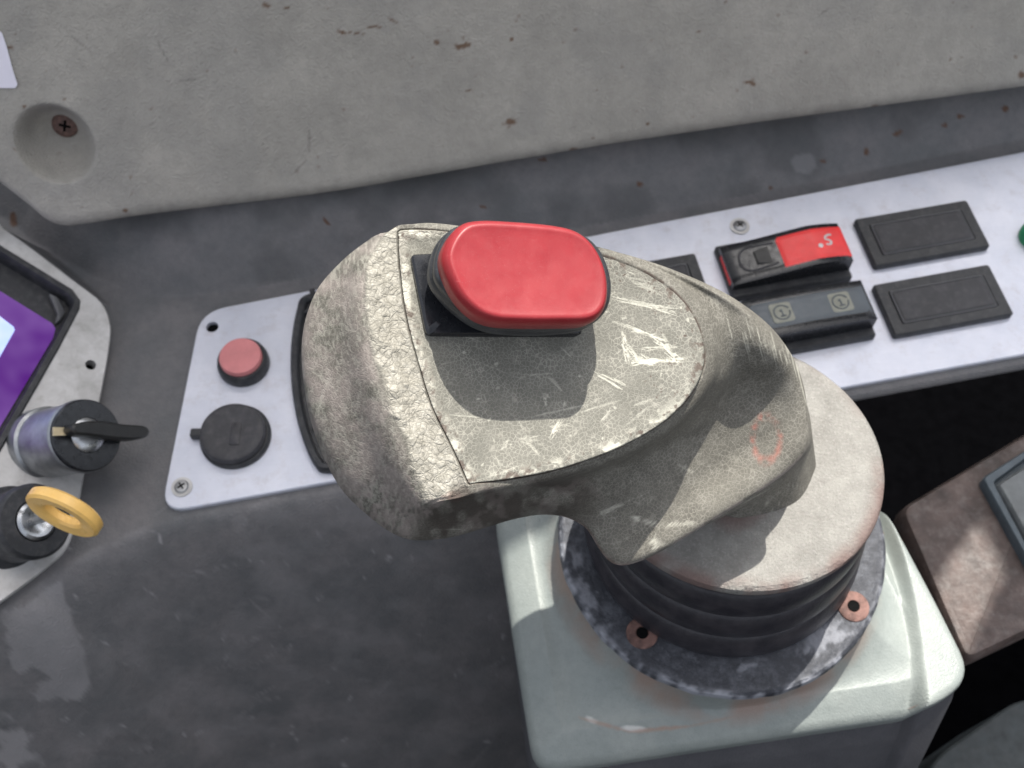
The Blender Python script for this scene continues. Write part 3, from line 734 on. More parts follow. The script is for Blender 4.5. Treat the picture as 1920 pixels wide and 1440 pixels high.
# ignition
b0_ = dpl(22, 990, .25); o_ = fromfr(dfr, b0_[0], b0_[1], .25)
top = Wd(68, 976, np.dot(o_-CAMP, -np.array(c2w((0, 0, 1))))-1.1); ax = top-o_; L = np.linalg.norm(ax); kf = frame(o_, ax)
t = thing('ignition_lock', 'black ignition lock holding a key with a yellow ring bow', 'ignition lock', o_)
mesh('collar', *lathe([(1.45, -.8), (1.45, .1), (1.35, .22), (1.25, .3), (1.2, L-.5), (1.28, L-.42), (1.28, L-.15), (1.18, L-.03), (.72, L+.02), (.66, L-.1)], 64, fr=kf), 'black_plastic', t)
mesh('lock_core', *lathe([(.66, L-.2), (.66, L+.02), (.56, L+.12), (.4, L+.1), (.3, L+.02), (.001, L+.02)], 48, fr=kf), 'chrome', t)
# key: blade plus ring bow standing out of the core
kc = Wd(121, 960, 34.2)
d_img = Wd(188, 1000, 34.4)-Wd(54, 930, 34.0); d_img /= np.linalg.norm(d_img)
mi = np.array(c2w((-.12, .40, .75))); mi = mi-d_img*np.dot(mi, d_img); mi /= np.linalg.norm(mi)
# ring in the plane of d_img and mi', seen foreshortened
ri = []; ro = []
m2 = Wd(133, 940, 34.2)-Wd(110, 984, 34.2); m2 = m2-d_img*np.dot(m2, d_img); m2 /= np.linalg.norm(m2)
vdir = kc-CAMP; vdir /= np.linalg.norm(vdir)
pm = m2*.33 + vdir*(-.944); pm /= np.linalg.norm(pm)
nrk = np.cross(d_img, pm)
Vr = []; Fr = []; nr = 48
prof = [(.60, -.10), (.60, .10), (.68, .18), (1.12, .22), (1.22, .14), (1.22, -.14), (1.12, -.22), (.68, -.18)]
for i in range(nr):
    a_ = 2*math.pi*i/nr; rad = d_img*math.cos(a_)+pm*math.sin(a_)
    for r_, h_ in prof: Vr.append(kc+rad*r_+nrk*h_)
for i in range(nr):
    for j in range(8): Fr.append((i*8+j, i*8+(j+1) % 8, ((i+1) % nr)*8+(j+1) % 8, ((i+1) % nr)*8+j))
key = mesh('key_bow', np.array(Vr), Fr, 'yellow_plastic', t)
mesh('key_blade', *tube([top-ax*.1, top+(kc-top)*.35, kc-pm*.95], .13, 10), 'steel', t)

# ================================================================== RIGHT-HAND BRACKET AND SWITCH
BZ = -2.2
P = [hit(*p, z=BZ)[:2] for p in [(1688, 952), (1990, 770), (2150, 1000), (1980, 1160), (1812, 1240)]]
P2 = rcorner(np.array(P), .5)
t = thing('metal_bracket', 'rusty brown metal bracket beside the joystick housing with a sunlit patch', 'bracket', (P2.mean(0)[0], P2.mean(0)[1], BZ))
mesh('top_plate', *prism(P2, [(.8, BZ-9), (.1, BZ-2.2), (-.05, BZ-1.0), (0, BZ-.3), (.12, BZ-.06), (.3, BZ)]), 'brown_metal', t)
P = [hit(*p, z=BZ+.3) for p in [(1838, 900), (1935, 838), (2020, 1000), (1935, 1075)]]
fr = (P[0], np.array([1., 0, 0]), np.array([0, 1., 0]), np.array([0, 0, 1.]))
P2 = rcorner(to_fr(P, fr), .2)
t = thing('panel_switch', 'grey framed square switch on the rusty brown bracket', 'switch', P[0])
mesh('switch_frame', *prism(P2, [(0, -.35), (0, .15), (.06, .22), (.34, .22), (.4, .1), (.42, -.1)], fr=fr, scl=True), 'dark_frame', t)
mesh('switch_insert', *prism(ccw(P2).mean(0)+(ccw(P2)-ccw(P2).mean(0))*.72, [(0, -.12), (0, .26), (.08, .36)], fr=fr), 'insert_grey', t)
P = [hit(*p, z=-14)[:2] for p in [(1700, 1500), (1765, 1412), (1900, 1318), (2200, 1250), (2200, 1600)]]
lc = mesh('lower_console', *prism(rcorner(np.array(P), .5), [(0, -20), (0, -14.1), (.1, -14)]), 'low_console')
tag(lc, 'dark grey lower console shelf at the bottom right corner', 'console')

# ================================================================== JOYSTICK HOUSING
AX = np.array([7.15, 0]); fc = hit(1354, 996, 2.2); AXc = fc[:2]
HP = [hit(*p, z=zz)[:2] for p, zz in [((925, 955), -.6), ((960, 1180), -.6), ((1003, 1452), -.8), ((1500, 1376), -.8), ((1735, 1338), -.5), ((1826, 1268), .2), ((1762, 1110), .8), ((1642, 885), .9), ((1560, 760), .9), ((1000, 760), .9)]]
HP = np.array(HP); Hs = rcorner(ccw(HP), [0.9]*len(HP), 5)
def ringdist(Q, P):
    best = np.full(len(Q), 1e9); ins = np.zeros(len(Q), bool)
    for i in range(len(P)):
        a, b_ = P[i], P[(i+1) % len(P)]; d = b_-a; L2 = np.dot(d, d)
        if L2 < 1e-12: continue
        tt = np.clip(((Q-a)@d)/L2, 0, 1); best = np.minimum(best, np.linalg.norm(Q-(a+tt[:, None]*d), axis=1))
        c1 = (a[1] > Q[:, 1]) != (b_[1] > Q[:, 1])
        with np.errstate(divide='ignore', invalid='ignore'): xx = (b_[0]-a[0])*(Q[:, 1]-a[1])/(b_[1]-a[1])+a[0]
        ins ^= c1 & (Q[:, 0] < xx)
    return np.where(ins, best, -best)
# radial grid from the flange axis out to the outline, then down the walls
nth, nr_ = 480, 190
ctr = AXc
V = []; base_z = 1.0
th_ = np.linspace(0, 2*math.pi, nth, endpoint=False)
bd = []
for a_ in th_:
    d = np.array([math.cos(a_), math.sin(a_)]); best = 1e9
    for i in range(len(Hs)):
        p, q = Hs[i], Hs[(i+1) % len(Hs)]; e = q-p; den = d[0]*e[1]-d[1]*e[0]
        if abs(den) < 1e-9: continue
        w_ = p-ctr; tt = (w_[0]*e[1]-w_[1]*e[0])/den; uu = (w_[0]*d[1]-w_[1]*d[0])/den
        if tt > 0 and -1e-6 <= uu <= 1+1e-6: best = min(best, tt)
    bd.append(best)
bd = np.array(bd)
RI = 4.2
pts = []
for a_, B_ in zip(th_, bd):
    for j in range(nr_):
        s_ = j/(nr_-1); r_ = RI+(B_-RI)*s_; pts.append((ctr[0]+r_*math.cos(a_), ctr[1]+r_*math.sin(a_)))
pts = np.array(pts); dB = np.tile(0, len(pts)).astype(float)
dB = np.maximum(ringdist(pts, Hs), 0); rad = np.linalg.norm(pts-ctr, axis=1)
sst = lambda x: np.clip(x, 0, 1)**2*(3-2*np.clip(x, 0, 1))
R1, R2 = hit(1640, 885, .9), hit(1826, 1268, .9)
lx = pts[:, 0] - (R1[0] + (R2[0]-R1[0])*np.clip((pts[:, 1]-R1[1])/(R2[1]-R1[1]), -.5, 1.4))
LW = 1.05 + 0*lx      # width of the ledge outside the crease
zc = .0
t_ = np.clip((rad-5.1)/np.maximum(rad-5.1+np.maximum(dB-LW, 0), .3), 0, 1)
flank = zc + (1.75-zc)*(1-t_)**2.3
u_ = np.clip(dB/LW, 0, 1)
S1, S2 = hit(1662, 960, .4), hit(1728, 1330, .2)
lx2 = pts[:, 0] - (S1[0] + (S2[0]-S1[0])*np.clip((pts[:, 1]-S1[1])/(S2[1]-S1[1]), -.6, 1.6)) - .25*np.sin(np.clip((pts[:, 1]-S2[1])/(S1[1]-S2[1]), 0, 1)*3.14)
isr = sst(lx2/.45+.5)
ledge = zc - .70*(1-u_)**1.2
k2 = sst((dB-LW+.12)/.24); zt = ledge*(1-k2)+flank*k2; zt = zt*(1-isr) + isr*(.36-.04*np.maximum(lx2, 0))
zt = np.where(rad < 5.5, np.maximum(zt, np.where(dB > LW, flank, zt)), zt)
edge_r = .28
q_ = np.clip(dB/edge_r, 0, 1); zt = zt - edge_r*.9*(1-np.sqrt(1-(1-q_)**2))
V = np.concatenate([pts, zt[:, None]], 1).reshape(nth, nr_, 3)
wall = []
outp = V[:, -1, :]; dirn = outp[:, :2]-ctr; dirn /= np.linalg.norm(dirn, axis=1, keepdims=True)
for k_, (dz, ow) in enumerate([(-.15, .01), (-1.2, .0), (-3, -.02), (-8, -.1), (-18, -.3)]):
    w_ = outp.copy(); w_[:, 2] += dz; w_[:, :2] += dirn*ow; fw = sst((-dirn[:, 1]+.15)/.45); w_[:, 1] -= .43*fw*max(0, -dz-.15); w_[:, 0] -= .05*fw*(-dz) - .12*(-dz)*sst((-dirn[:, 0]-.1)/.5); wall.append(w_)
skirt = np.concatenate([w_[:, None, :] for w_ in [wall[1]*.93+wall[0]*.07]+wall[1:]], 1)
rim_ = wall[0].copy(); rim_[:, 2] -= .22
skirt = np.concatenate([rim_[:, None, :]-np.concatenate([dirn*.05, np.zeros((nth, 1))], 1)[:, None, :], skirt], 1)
V = np.concatenate([V, wall[0][:, None, :], rim_[:, None, :]], 1); nv_ = V.shape[1]; V = V.reshape(-1, 3)
pq = proj(V); wear_shade = np.zeros((len(V), 3))
for i, (x_, y_, rx, ry, an, am) in enumerate([(1185, 1366, 30, 7, .05, .9), (1110, 1350, 14, 6, .5, .8)]): wear_shade[:, 0] = np.maximum(wear_shade[:, 0], am*blob(pq, (x_, y_), rx, ry, an, .3, i, .5))  # pale highlights on the front crease, painted over its pink stains
for a_, b_, wv, am in [((1180, 1372), (1290, 1362), 4, .55), ((1290, 1362), (1480, 1322), 3.5, .4), ((1085, 1345), (1180, 1372), 3, .5), ((1410, 1300), (1500, 1290), 3, .2)]: wear_shade[:, 1] = np.maximum(wear_shade[:, 1], am*seg(pq, a_, b_, wv, 5, 1, 3))
for i, (x_, y_, r_) in enumerate([(1695, 1012, 5), (1712, 1325, 4), (1655, 1000, 3)]): wear_shade[:, 1] = np.maximum(wear_shade[:, 1], .8*blob(pq, (x_, y_), r_, r_*.8, 0, .5, i))
rr2 = np.linalg.norm(V[:, :2]-ctr, axis=1)
wear_shade[:, 1] = np.maximum(wear_shade[:, 1], .55*np.clip(1-(rr2-5.4)/.5, 0, 1)*np.clip((fbm(V[:, :2], .9, 6)-.35)*4, 0, 1))
for i in range(40):
    p = rng.uniform([960, 1000], [1800, 1440]); wear_shade[:, 2] = np.maximum(wear_shade[:, 2], rng.uniform(.1, .3)*blob(pq, p, rng.uniform(4, 30), rng.uniform(3, 8), rng.uniform(-.5, .5), .8, i, .8, .04))
hs = mesh('joystick_housing', V, grid_faces(nth, nv_, True), 'housing_plastic', attrs={'wear_shade': wear_shade})
tag(hs, 'pale grey green moulded housing that the joystick is screwed to', 'housing')

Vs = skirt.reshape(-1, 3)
mesh('lower_skirt', Vs, grid_faces(nth, skirt.shape[1], True), 'skirt_plastic', hs, attrs={'wear_shade': np.zeros((len(Vs), 3))})

# ================================================================== JOYSTICK
CAPZ = 6.9
cc = hit(1380, 856, CAPZ); AXt = cc[:2]
joy = thing('joystick', 'scuffed grey joystick with a bulky leaning grip on a black bellows', 'joystick', (AXc[0], AXc[1], 1.75))
# flange with irregular worn rim
n = 240; V = []; F = []
prof = [(4.0, .0), (5.38, 0), (5.44, .12), (5.40, .34), (5.30, .44), (5.1, .46), (4.9, .45), (4.6, .45), (4.0, .45)]
NS = 5
pr = []
for (r0, z0), (r1, z1) in zip(prof[:-1], prof[1:]):
    for k_ in range(NS): pr.append((r0+(r1-r0)*k_/NS, z0+(z1-z0)*k_/NS))
pr.append(prof[-1])
V, F = lathe(pr, 300, c=(AXc[0], AXc[1], 1.75))
rad = np.linalg.norm(V[:, :2]-AXc, axis=1); nn = fbm(V[:, :2], 1.6, 12)
V[:, :2] += (V[:, :2]-AXc)/rad[:, None]*((nn-.5)*.09*(rad > 5))[:, None]
wear_shade = np.zeros((len(V), 3)); ed = np.clip((rad-5.2)/.3, 0, 1)
wear_shade[:, 0] = np.clip(ed*(fbm(V[:, :2], 3.4, 5)-.46)*7, 0, 1)*.75
pq = proj(V)
for c_, rx, ry in (((1545, 1195), 45, 26), ((1100, 1120), 16, 40), ((1130, 1180), 20, 12), ((1080, 1040), 12, 25), ((1400, 1250), 20, 6)): wear_shade[:, 0] = np.maximum(wear_shade[:, 0], .4*blob(pq, c_, rx, ry, -.4, .8, int(c_[0]), .5, .09))
wear_shade[:, 1] = .8*np.clip((rad-5.45)/.1, 0, 1)*np.clip((fbm(V[:, :2], 1.1, 19)-.45)*5, 0, 1)*(V[:, 2] < 2.1)
fl_ = mesh('flange', V, F, 'flange_rubber', joy, attrs={'wear_shade': wear_shade})
for (px, py) in ((1204, 1187), (1600, 1137), (1180, 900), (1540, 880)):
    c_ = hit(px, py, 2.22)
    w_ = mesh('washer', *lathe([(.52, -.08), (.50, .03), (.44, .07), (.2, .05), (.17, -.06), (.001, -.12)], 40, c=c_), 'copper_rust', fl_)
    mesh('bolt_hole', *lathe([(.19, .0), (.17, .065), (.001, .05)], 20, c=c_), 'hole_black', w_)
# bellows
H0 = 2.15; H1 = CAPZ-.25; pr = []
nb_ = 90
for k_ in range(nb_+1):
    s_ = k_/nb_; base_r = 4.60 + (4.22-4.60)*s_**.9
    fold = .30*abs(math.sin(math.pi*(s_*3.3+.12)))**.5 - .26
    pr.append((base_r+fold, H0+(H1-H0)*s_))
pr.append((3.9, H1+.02))
V, F = lathe(pr, 160); s_ = (V[:, 2]-H0)/(H1-H0)
cen = (AXc+np.array([0, .32]))[None]*(1-s_[:, None]) + AXt[None]*s_[:, None]; V[:, :2] += cen; V[:, 2] -= .12*(V[:, 1]-AXt[1])*np.clip(s_, 0, 1)
mesh('bellows', V, F, 'bellows_rubber', joy)
# boot cap
pr = [(4.20, -.42), (4.32, -.34), (4.36, -.15), (4.32, .02), (4.2, .12)] + [(4.2-4.2*k_/26, .12+.10*math.sin(min(1, k_/26)*math.pi/2)) for k_ in range(1, 26)] + [(.01, .22)]
V, F = lathe(pr, 220, c=(AXt[0], AXt[1], CAPZ)); rad = np.linalg.norm(V[:, :2]-AXt, axis=1)
V[:, 2] += .05*(fbm(V[:, :2], .7, 8)-.5) - .12*(V[:, 1]-AXt[1])
wear_shade = np.zeros((len(V), 3)); wear_shade[:, 1] = np.clip((rad-3.85)/.4, 0, 1)*np.clip((fbm(V[:, :2], 1.2, 3)-.30)*4, 0, .9)*np.where(V[:, 1] < AXt[1], 1, .3)
pq = proj(V); wear_shade[:, 1] = np.maximum(wear_shade[:, 1], .75*blob(pq, (1400, 960), 75, 35, -.5, .4, 4, .6, .02))
mesh('boot_cap', V, F, 'boot_cap', joy, attrs={'wear_shade': wear_shade})

# ---- grip: tensor loft. columns run round the grip, rows from the face centre down to the neck
FN = np.array(c2w((.30, .14, .945))); FN /= np.linalg.norm(FN)
FPt = Wd(1040, 660, 24.0)
def fd(px, py, h=0):                       # depth of the face plane raised by h at a pixel
    P = hitp(px, py, FPt+FN*h, FN)-CAMP; return float(-(P@np.array(c2w((0, 0, 1)))))
NC = 22
Fx = {0: (748, 434), 1: (800, 431), 2: (860, 436), 3: (930, 446), 4: (1010, 458), 5: (1100, 472), 6: (1170, 492), 7: (1235, 525), 8: (1285, 570), 9: (1315, 630), 10: (1318, 690), 11: (1290, 745), 12: (1235, 797), 13: (1150, 843), 14: (1050, 878), 15: (960, 897), 16: (880, 907), 17: (848, 838), 18: (812, 765), 19: (785, 680), 20: (763, 595), 21: (751, 510)}
fx = np.array([Fx[i] for i in range(NC)], float)
extra = {0: [(-.12, (747, 447)), (.15, (762, 431))], 16: [(-.12, (893, 905)), (.12, (874, 895))]}
def ccr(P, i, t):
    m = len(P); a, b, c, d = P[(i-1) % m], P[i % m], P[(i+1) % m], P[(i+2) % m]
    return .5*((2*b) + (c-a)*t + (2*a-5*b+4*c-d)*t*t + (3*b-a-3*c+d)*t**3)
def expand(A, isF=False):
    """add corner-hugging columns beside columns 0 and 16"""
    out = []; m = NC
    for i in range(m):
        if i in extra:
            (t0, p0), (t1, p1) = extra[i]
            out.append(np.array([*p0, fd(*p0)]) if isF else ccr(A, i-1, 1+t0))
            out.append(A[i])
            out.append(np.array([*p1, fd(*p1)]) if isF else ccr(A, i, t1))
        else: out.append(A[i])
    return np.array(out)
def sec(d):                                # dict idx -> (px, py, depth)
    return np.array([d[i] for i in range(NC)], float)
secF = np.array([[x, y, fd(x, y)] for x, y in fx])
cF = np.array([1020., 650.])
def insec(k_, dish): return np.array([[cF[0]+(x-cF[0])*k_, cF[1]+(y-cF[1])*k_, fd(cF[0]+(x-cF[0])*k_, cF[1]+(y-cF[1])*k_, -dish)] for x, y in fx])
# outward normal of F in pixels
def outw(A, d, dz):
    P = A[:, :2]; tt = np.roll(P, -1, 0)-np.roll(P, 1, 0); tt /= np.linalg.norm(tt, axis=1, keepdims=True)
    nn = np.stack([tt[:, 1], -tt[:, 0]], 1); q = A.copy(); q[:, :2] += nn*d; q[:, 2] += dz; return q
E1 = outw(secF, 5, .10); E2 = outw(secF, 6, .42)
H0s = {0: (727, 437), 1: (795, 424), 2: (862, 429), 3: (932, 438), 4: (1013, 449), 5: (1105, 462), 6: (1185, 486), 7: (1262, 522), 8: (1325, 566), 9: (1352, 625), 10: (1350, 700), 11: (1312, 762), 12: (1250, 815), 13: (1158, 862), 14: (1054, 898), 15: (955, 917), 16: (812, 940), 17: (768, 852), 18: (735, 765), 19: (707, 680), 20: (690, 590), 21: (690, 505)}
d0 = {0: .10, 1: .5, 2: .5, 3: .5, 4: .5, 5: .5, 6: .5, 7: .45, 8: .5, 9: .65, 10: 1.1, 11: 1.45, 12: 1.5, 13: 1.35, 14: 1.05, 15: .85, 16: .22, 17: .0, 18: -.04, 19: -.05, 20: -.05, 21: -.02}
H0s = sec({i: (*H0s[i], fd(*H0s[i])+d0[i]) for i in range(NC)})
HM = sec({0: (712, 440, 23.9), 1: (792, 424, 24.4), 2: (865, 428, 24.8), 3: (938, 437, 25.0), 4: (1030, 447, 25.2), 5: (1130, 466, 25.4), 6: (1230, 496, 25.6), 7: (1330, 542, 25.8), 8: (1410, 598, 26.2), 9: (1430, 660, 26.5), 10: (1400, 735, 27.7), 11: (1328, 798, 27.7), 12: (1242, 848, 27.3), 13: (1150, 884, 26.6), 14: (1050, 914, 25.7), 15: (948, 945, 24.9), 16: (785, 976, 24.2), 17: (703, 889, 23.75), 18: (664, 782, 23.55), 19: (638, 670, 23.5), 20: (636, 572, 23.5), 21: (657, 492, 23.6)})
HV = sec({0: (700, 446, 24.9), 1: (790, 430, 25.2), 2: (868, 434, 25.8), 3: (950, 445, 26.2), 4: (1055, 458, 26.5), 5: (1170, 482, 26.8), 6: (1290, 522, 27.2), 7: (1390, 570, 27.5), 8: (1468, 640, 27.5), 9: (1494, 715, 27.7), 10: (1468, 782, 27.9), 11: (1365, 850, 28.1), 12: (1240, 925, 27.6), 13: (1138, 930, 26.9), 14: (1040, 938, 26.0), 15: (910, 986, 25.4), 16: (762, 1006, 25.0), 17: (634, 895, 24.6), 18: (585, 782, 24.5), 19: (568, 655, 24.5), 20: (588, 560, 24.5), 21: (635, 495, 24.6)})
HJ = sec({0: (715, 455, 26.5), 1: (800, 440, 26.8), 2: (880, 445, 27.4), 3: (960, 458, 27.8), 4: (1070, 472, 28.1), 5: (1190, 500, 28.2), 6: (1320, 548, 28.4), 7: (1430, 615, 28.7), 8: (1492, 690, 28.3), 9: (1513, 775, 28.2), 10: (1498, 862, 28.1), 11: (1352, 966, 28.0), 12: (1170, 1060, 27.8), 13: (1092, 985, 27.6), 14: (1020, 965, 27.2), 15: (915, 985, 26.6), 16: (765, 1004, 26.2), 17: (645, 905, 25.9), 18: (600, 790, 25.8), 19: (585, 660, 25.8), 20: (604, 570, 25.8), 21: (650, 505, 26.0)})
def toW(A): return np.array([Wd(*a) for a in A])
neck_c = Wd(1395, 838, 31.0)
HJw = toW(HJ); hc_ = Wd(1180, 760, 28)
def necksec(c, r, z=None):
    out = []
    for k_, p in enumerate(HJ):
        a_ = math.atan2(-(p[1]-770), p[0]-1190)
        q = np.array([c[0]+r*math.cos(a_), c[1]+r*math.sin(a_), c[2]])
        out.append(q)
    return np.array(out)
N2 = necksec(np.array([AXt[0]+.1, AXt[1]+.0, CAPZ+.15]), 2.2); N1 = necksec(np.array([AXt[0]-.1, AXt[1]+.1, CAPZ+1.5]), 2.0)
J2 = HJw*.93 + N1*.07; J2 = J2 + (-FN*.30)
kk = np.full((NC, 1), .45); kk[8:13, 0] = [.45, .46, .5, .6, .5]; K1 = HJw*(1-kk) + N1*kk
pad_rows = [toW(expand(insec(.002, .16), False)), toW(expand(insec(.35, .14))), toW(expand(insec(.65, .10))), toW(expand(insec(.88, .035))), toW(expand(insec(.965, .0)))]
secFx = expand(secF, True)
Fin = secFx.copy(); Fin[:, 2] += .04
Fin2 = secFx.copy(); Fin2[:, 2] += .5; Fin2[:, :2] = cF+(Fin2[:, :2]-cF)*.99
ctr_ = cF
FinA = secFx.copy(); FinA[:, :2] = cF+(FinA[:, :2]-cF)*.9975; FinA[:, 2] += .01
pad_rows += [toW(FinA), toW(Fin), toW(Fin2)]
def expw(W_, tc=.12):
    out = []
    for i in range(NC):
        if i in extra:
            (t0, _), (t1, _) = extra[i]
            tq = tc if i == 16 else .13; out += [ccr(W_, i-1, 1-tq), W_[i], ccr(W_, i, tq)]
        else: out.append(W_[i])
    return np.array(out)
def offF(d, dz):
    q = secFx.copy(); P = q[:, :2]; tt = np.roll(P, -1, 0)-np.roll(P, 1, 0); tt /= np.linalg.norm(tt, axis=1, keepdims=True)
    nn = np.stack([-tt[:, 1], tt[:, 0]], 1); c_ = P-cF; sgn = np.sign(np.sum(nn*c_, 1)).mean(); q[:, :2] += nn*np.reshape(d, (-1, 1))*(1 if sgn > 0 else -1); q[:, 2] += dz; return q
lowc = np.zeros(len(secFx)); lowc[10:18] = [.25, .6, .9, 1, 1, 1, .9, .3]
rt = np.zeros(len(secFx)); rt[3:12] = [.4, .9, 1, 1, 1, 1, 1, .8, .4]
shell_rows = [toW(offF(-1-3*rt, .5-.3*rt)), toW(offF(.2-3.2*rt, .08*(1-rt)-.006*rt+.25*lowc*(1-rt))), toW(offF(2.2, .02-.045*rt+.30*lowc*(1-rt*.7))), toW(offF(8, .02-.01*rt+.36*lowc*(1-rt*.7))), expw(toW(H0s), .18), expw(toW(HM), .34), expw(toW(HV), .45), expw(HJw, .45), expw(J2, .45), expw(K1, .45), expw(N1, .45), expw(N2, .45)]
def loft(rows, nu, nvs):
    """rows -> dense grid; nvs samples per row gap; Catmull-Rom both ways, chord aware round the columns"""
    R = [crom(r, nu, True) for r in rows]; m = len(R); out = []
    for i in range(m-1):
        a, b_, c_, d_ = R[max(i-1, 0)], R[i], R[i+1], R[min(i+2, m-1)]
        # non-uniform (chord) tangents
        db = np.linalg.norm(c_-b_, axis=1, keepdims=True)+1e-6; da = np.linalg.norm(b_-a, axis=1, keepdims=True); dc = np.linalg.norm(d_-c_, axis=1, keepdims=True)
        m1 = (c_-b_) if i == 0 else ((b_-a)/(da+1e-6)*db + (c_-b_)*(da/db))/(1+da/db) 
        m2 = (c_-b_) if i == m-2 else ((d_-c_)/(dc+1e-6)*db + (c_-b_)*(dc/db))/(1+dc/db)
        nn = nvs[i]
        for k_ in range(nn):
            t = k_/nn; h00 = 2*t**3-3*t*t+1; h10 = t**3-2*t*t+t; h01 = -2*t**3+3*t*t; h11 = t**3-t*t
            out.append(h00*b_+h10*m1+h01*c_+h11*m2)
    out.append(R[-1]); return np.array(out)
def loft_mesh(G):
    nr, nc, _ = G.shape; V = G.reshape(-1, 3); F = []
    for i in range(nr-1):
        for j in range(nc):
            a = i*nc+j; b_ = i*nc+(j+1) % nc
            F.append((a, b_, b_+nc, a+nc))
    return V, F
# ---- pad
G = loft(pad_rows, 46, [44, 52, 40, 20, 7, 4, 3])
V, F = loft_mesh(G); V = V + np.outer(.02*(fbm(V, 1.2, 2)-.5)+.012*(fbm(V, 5, 3)-.5), FN)
pq = proj(V); W = np.zeros((len(V), 3)); T = np.zeros((len(V), 3))
def sc(a, b, w_=2.0, am=1.0, s=0):
    a = np.array(a, float); b = np.array(b, float)
    near = np.where((np.abs(pq-(a+b)/2) < np.abs(b-a)/2+w_*3+8).all(1))[0]; Qn = pq[near]; m_ = np.zeros(len(near))
    if w_ < 1.5: m_ = .8*am*seg(Qn, a, b, w_*.8, 1.3, .8, s)
    else:
        d = (b-a)/np.linalg.norm(b-a); nn_ = np.array([-d[1], d[0]]); r2 = np.random.default_rng(s+17)
        for q_ in range(int(3+w_*1.3)):
            t0, t1 = sorted(r2.uniform(-.05, 1.05, 2)); t0 = min(t0, .55); t1 = max(t1, .45); o1, o2 = r2.normal(0, w_*.75, 2)
            m_ = np.maximum(m_, am*r2.uniform(.35, .9)*seg(Qn, a+(b-a)*t0+nn_*o1, a+(b-a)*t1+nn_*o2, r2.uniform(.5, 1.2), 1.1, 1.2, s+q_))
        m_ = np.maximum(m_, am*.5*seg(Qn, a, b, w_*.8, 2, 1.6, s)*(fbm(Qn, .22, s+5) > .5))
    W[near, 0] = np.maximum(W[near, 0], m_)
for i, (a_, b_, w_, am) in enumerate([((1150, 555), (1265, 585), 4, .8), ((1160, 565), (1275, 578), 2.5, .7), ((1170, 515), (1230, 545), 7, .45), ((1190, 530), (1240, 550), 5, .5),
        ((1145, 600), (1210, 625), 3, .55), ((1165, 618), (1180, 680), 4, 1.1), ((1175, 612), (1250, 640), 4, 1), ((1180, 680), (1285, 672), 5, 1.2), ((1225, 630), (1275, 672), 6, 1.1), ((1172, 640), (1200, 682), 3, .9), ((1185, 676), (1240, 682), 4, 1), ((1200, 655), (1275, 650), 3, .6), ((1180, 668), (1235, 676), 5, .8), ((1240, 620), (1260, 665), 3, .5),
        ((1120, 702), (1165, 730), 2.2, .9), ((1122, 698), (1172, 722), 1.8, .8), ((1110, 695), (1150, 710), 1.5, .5), ((1030, 705), (1055, 735), 2, .4), ((995, 783), (1100, 758), 2, .55), ((1080, 775), (1165, 750), 2, .5), ((1050, 785), (1036, 820), 4.5, .8), ((1030, 800), (1075, 795), 3, .5), ((1145, 765), (1130, 790), 4, .5),
        ((985, 825), (1020, 860), 2.5, .5), ((955, 820), (940, 845), 4, .5), ((900, 900), (980, 872), 2.5, .5), ((925, 855), (945, 875), 3, .35), ((1020, 742), (1026, 760), 4, .6), ((1018, 738), (1030, 745), 3, .5), ((1190, 760), (1235, 742), 3, .4), ((1170, 800), (1215, 765), 2, .3), ((1180, 700), (1290, 690), 1.5, .3), ((970, 820), (1010, 822), 4, .4), ((838, 655), (1000, 720), 1, .15)]):
    sc(a_, b_, w_, am, i)
for i in range(90):
    p = rng.uniform([780, 440], [1310, 900]); a_ = rng.normal(.45, .5); L = rng.exponential(18)+4
    sc(p, p+L*np.array([math.cos(a_), math.sin(a_)]), rng.uniform(.5, 1.3), rng.uniform(.15, .5), i)
for i in range(60):
    p = rng.uniform([780, 440], [1310, 900]); r_ = rng.uniform(1, 3.5); W[:, 0] = np.maximum(W[:, 0], rng.uniform(.2, .5)*blob(pq, p, r_*rng.uniform(1, 2), r_, rng.uniform(0, 3), .7, i, .5, .2))
for i in range(70):                      # dark nicks, mostly towards the rim on the right
    a_ = rng.uniform(-.6, 1.3); k_ = rng.uniform(.75, .98); j = int((8+a_*3.2)) % NC; p = cF+(fx[j]-cF)*k_+rng.normal(0, 10, 2)
    W[:, 1] = np.maximum(W[:, 1], rng.uniform(.4, .9)*blob(pq, p, rng.uniform(1.5, 4), rng.uniform(1, 2), rng.uniform(0, 3), .6, i, .5, .3))
# crumbling rim
rowi = np.repeat(np.arange(G.shape[0]), G.shape[1]); tot = 44+52+40+20
rimz = np.clip((rowi-(tot-15))/15., 0, 1)
nz = fbm(pq, .09, 17)
leftm = np.clip((860-pq[:, 0])/60, 0, 1); botm = np.clip((pq[:, 1]-(700+.0*pq[:, 0]))/100, 0, 1)
W[:, 1] = np.maximum(W[:, 1], rimz*np.clip((nz-.56)*8, 0, .75))
W[:, 0] = np.maximum(W[:, 0], rimz*np.clip((fbm(pq, .05, 27)-.5)*5, 0, .6)*np.maximum(leftm, botm))
W[:, 2] = np.clip(rimz*1.3-.3, 0, 1)*leftm*.8
grip_ = mesh('top_pad', V, F, 'pad_skin', joy, attrs={'wear_shade': W, 'tint': T})
# ---- shell
nvs = [3, 5, 8, 32, 42, 42, 34, 8, 14, 12, 8]
G = loft(shell_rows, 44, nvs); V, F = loft_mesh(G)
pq = proj(V); W = np.zeros((len(V), 3)); T = np.zeros((len(V), 3))
rowi = np.repeat(np.arange(G.shape[0]), G.shape[1]).astype(float)
coli = np.tile(np.arange(G.shape[1]), G.shape[0])/44.0      # expanded column index
rH0 = 3+5+8+32; rHM = rH0+42; rHV = rHM+42; rHJ = rHV+34
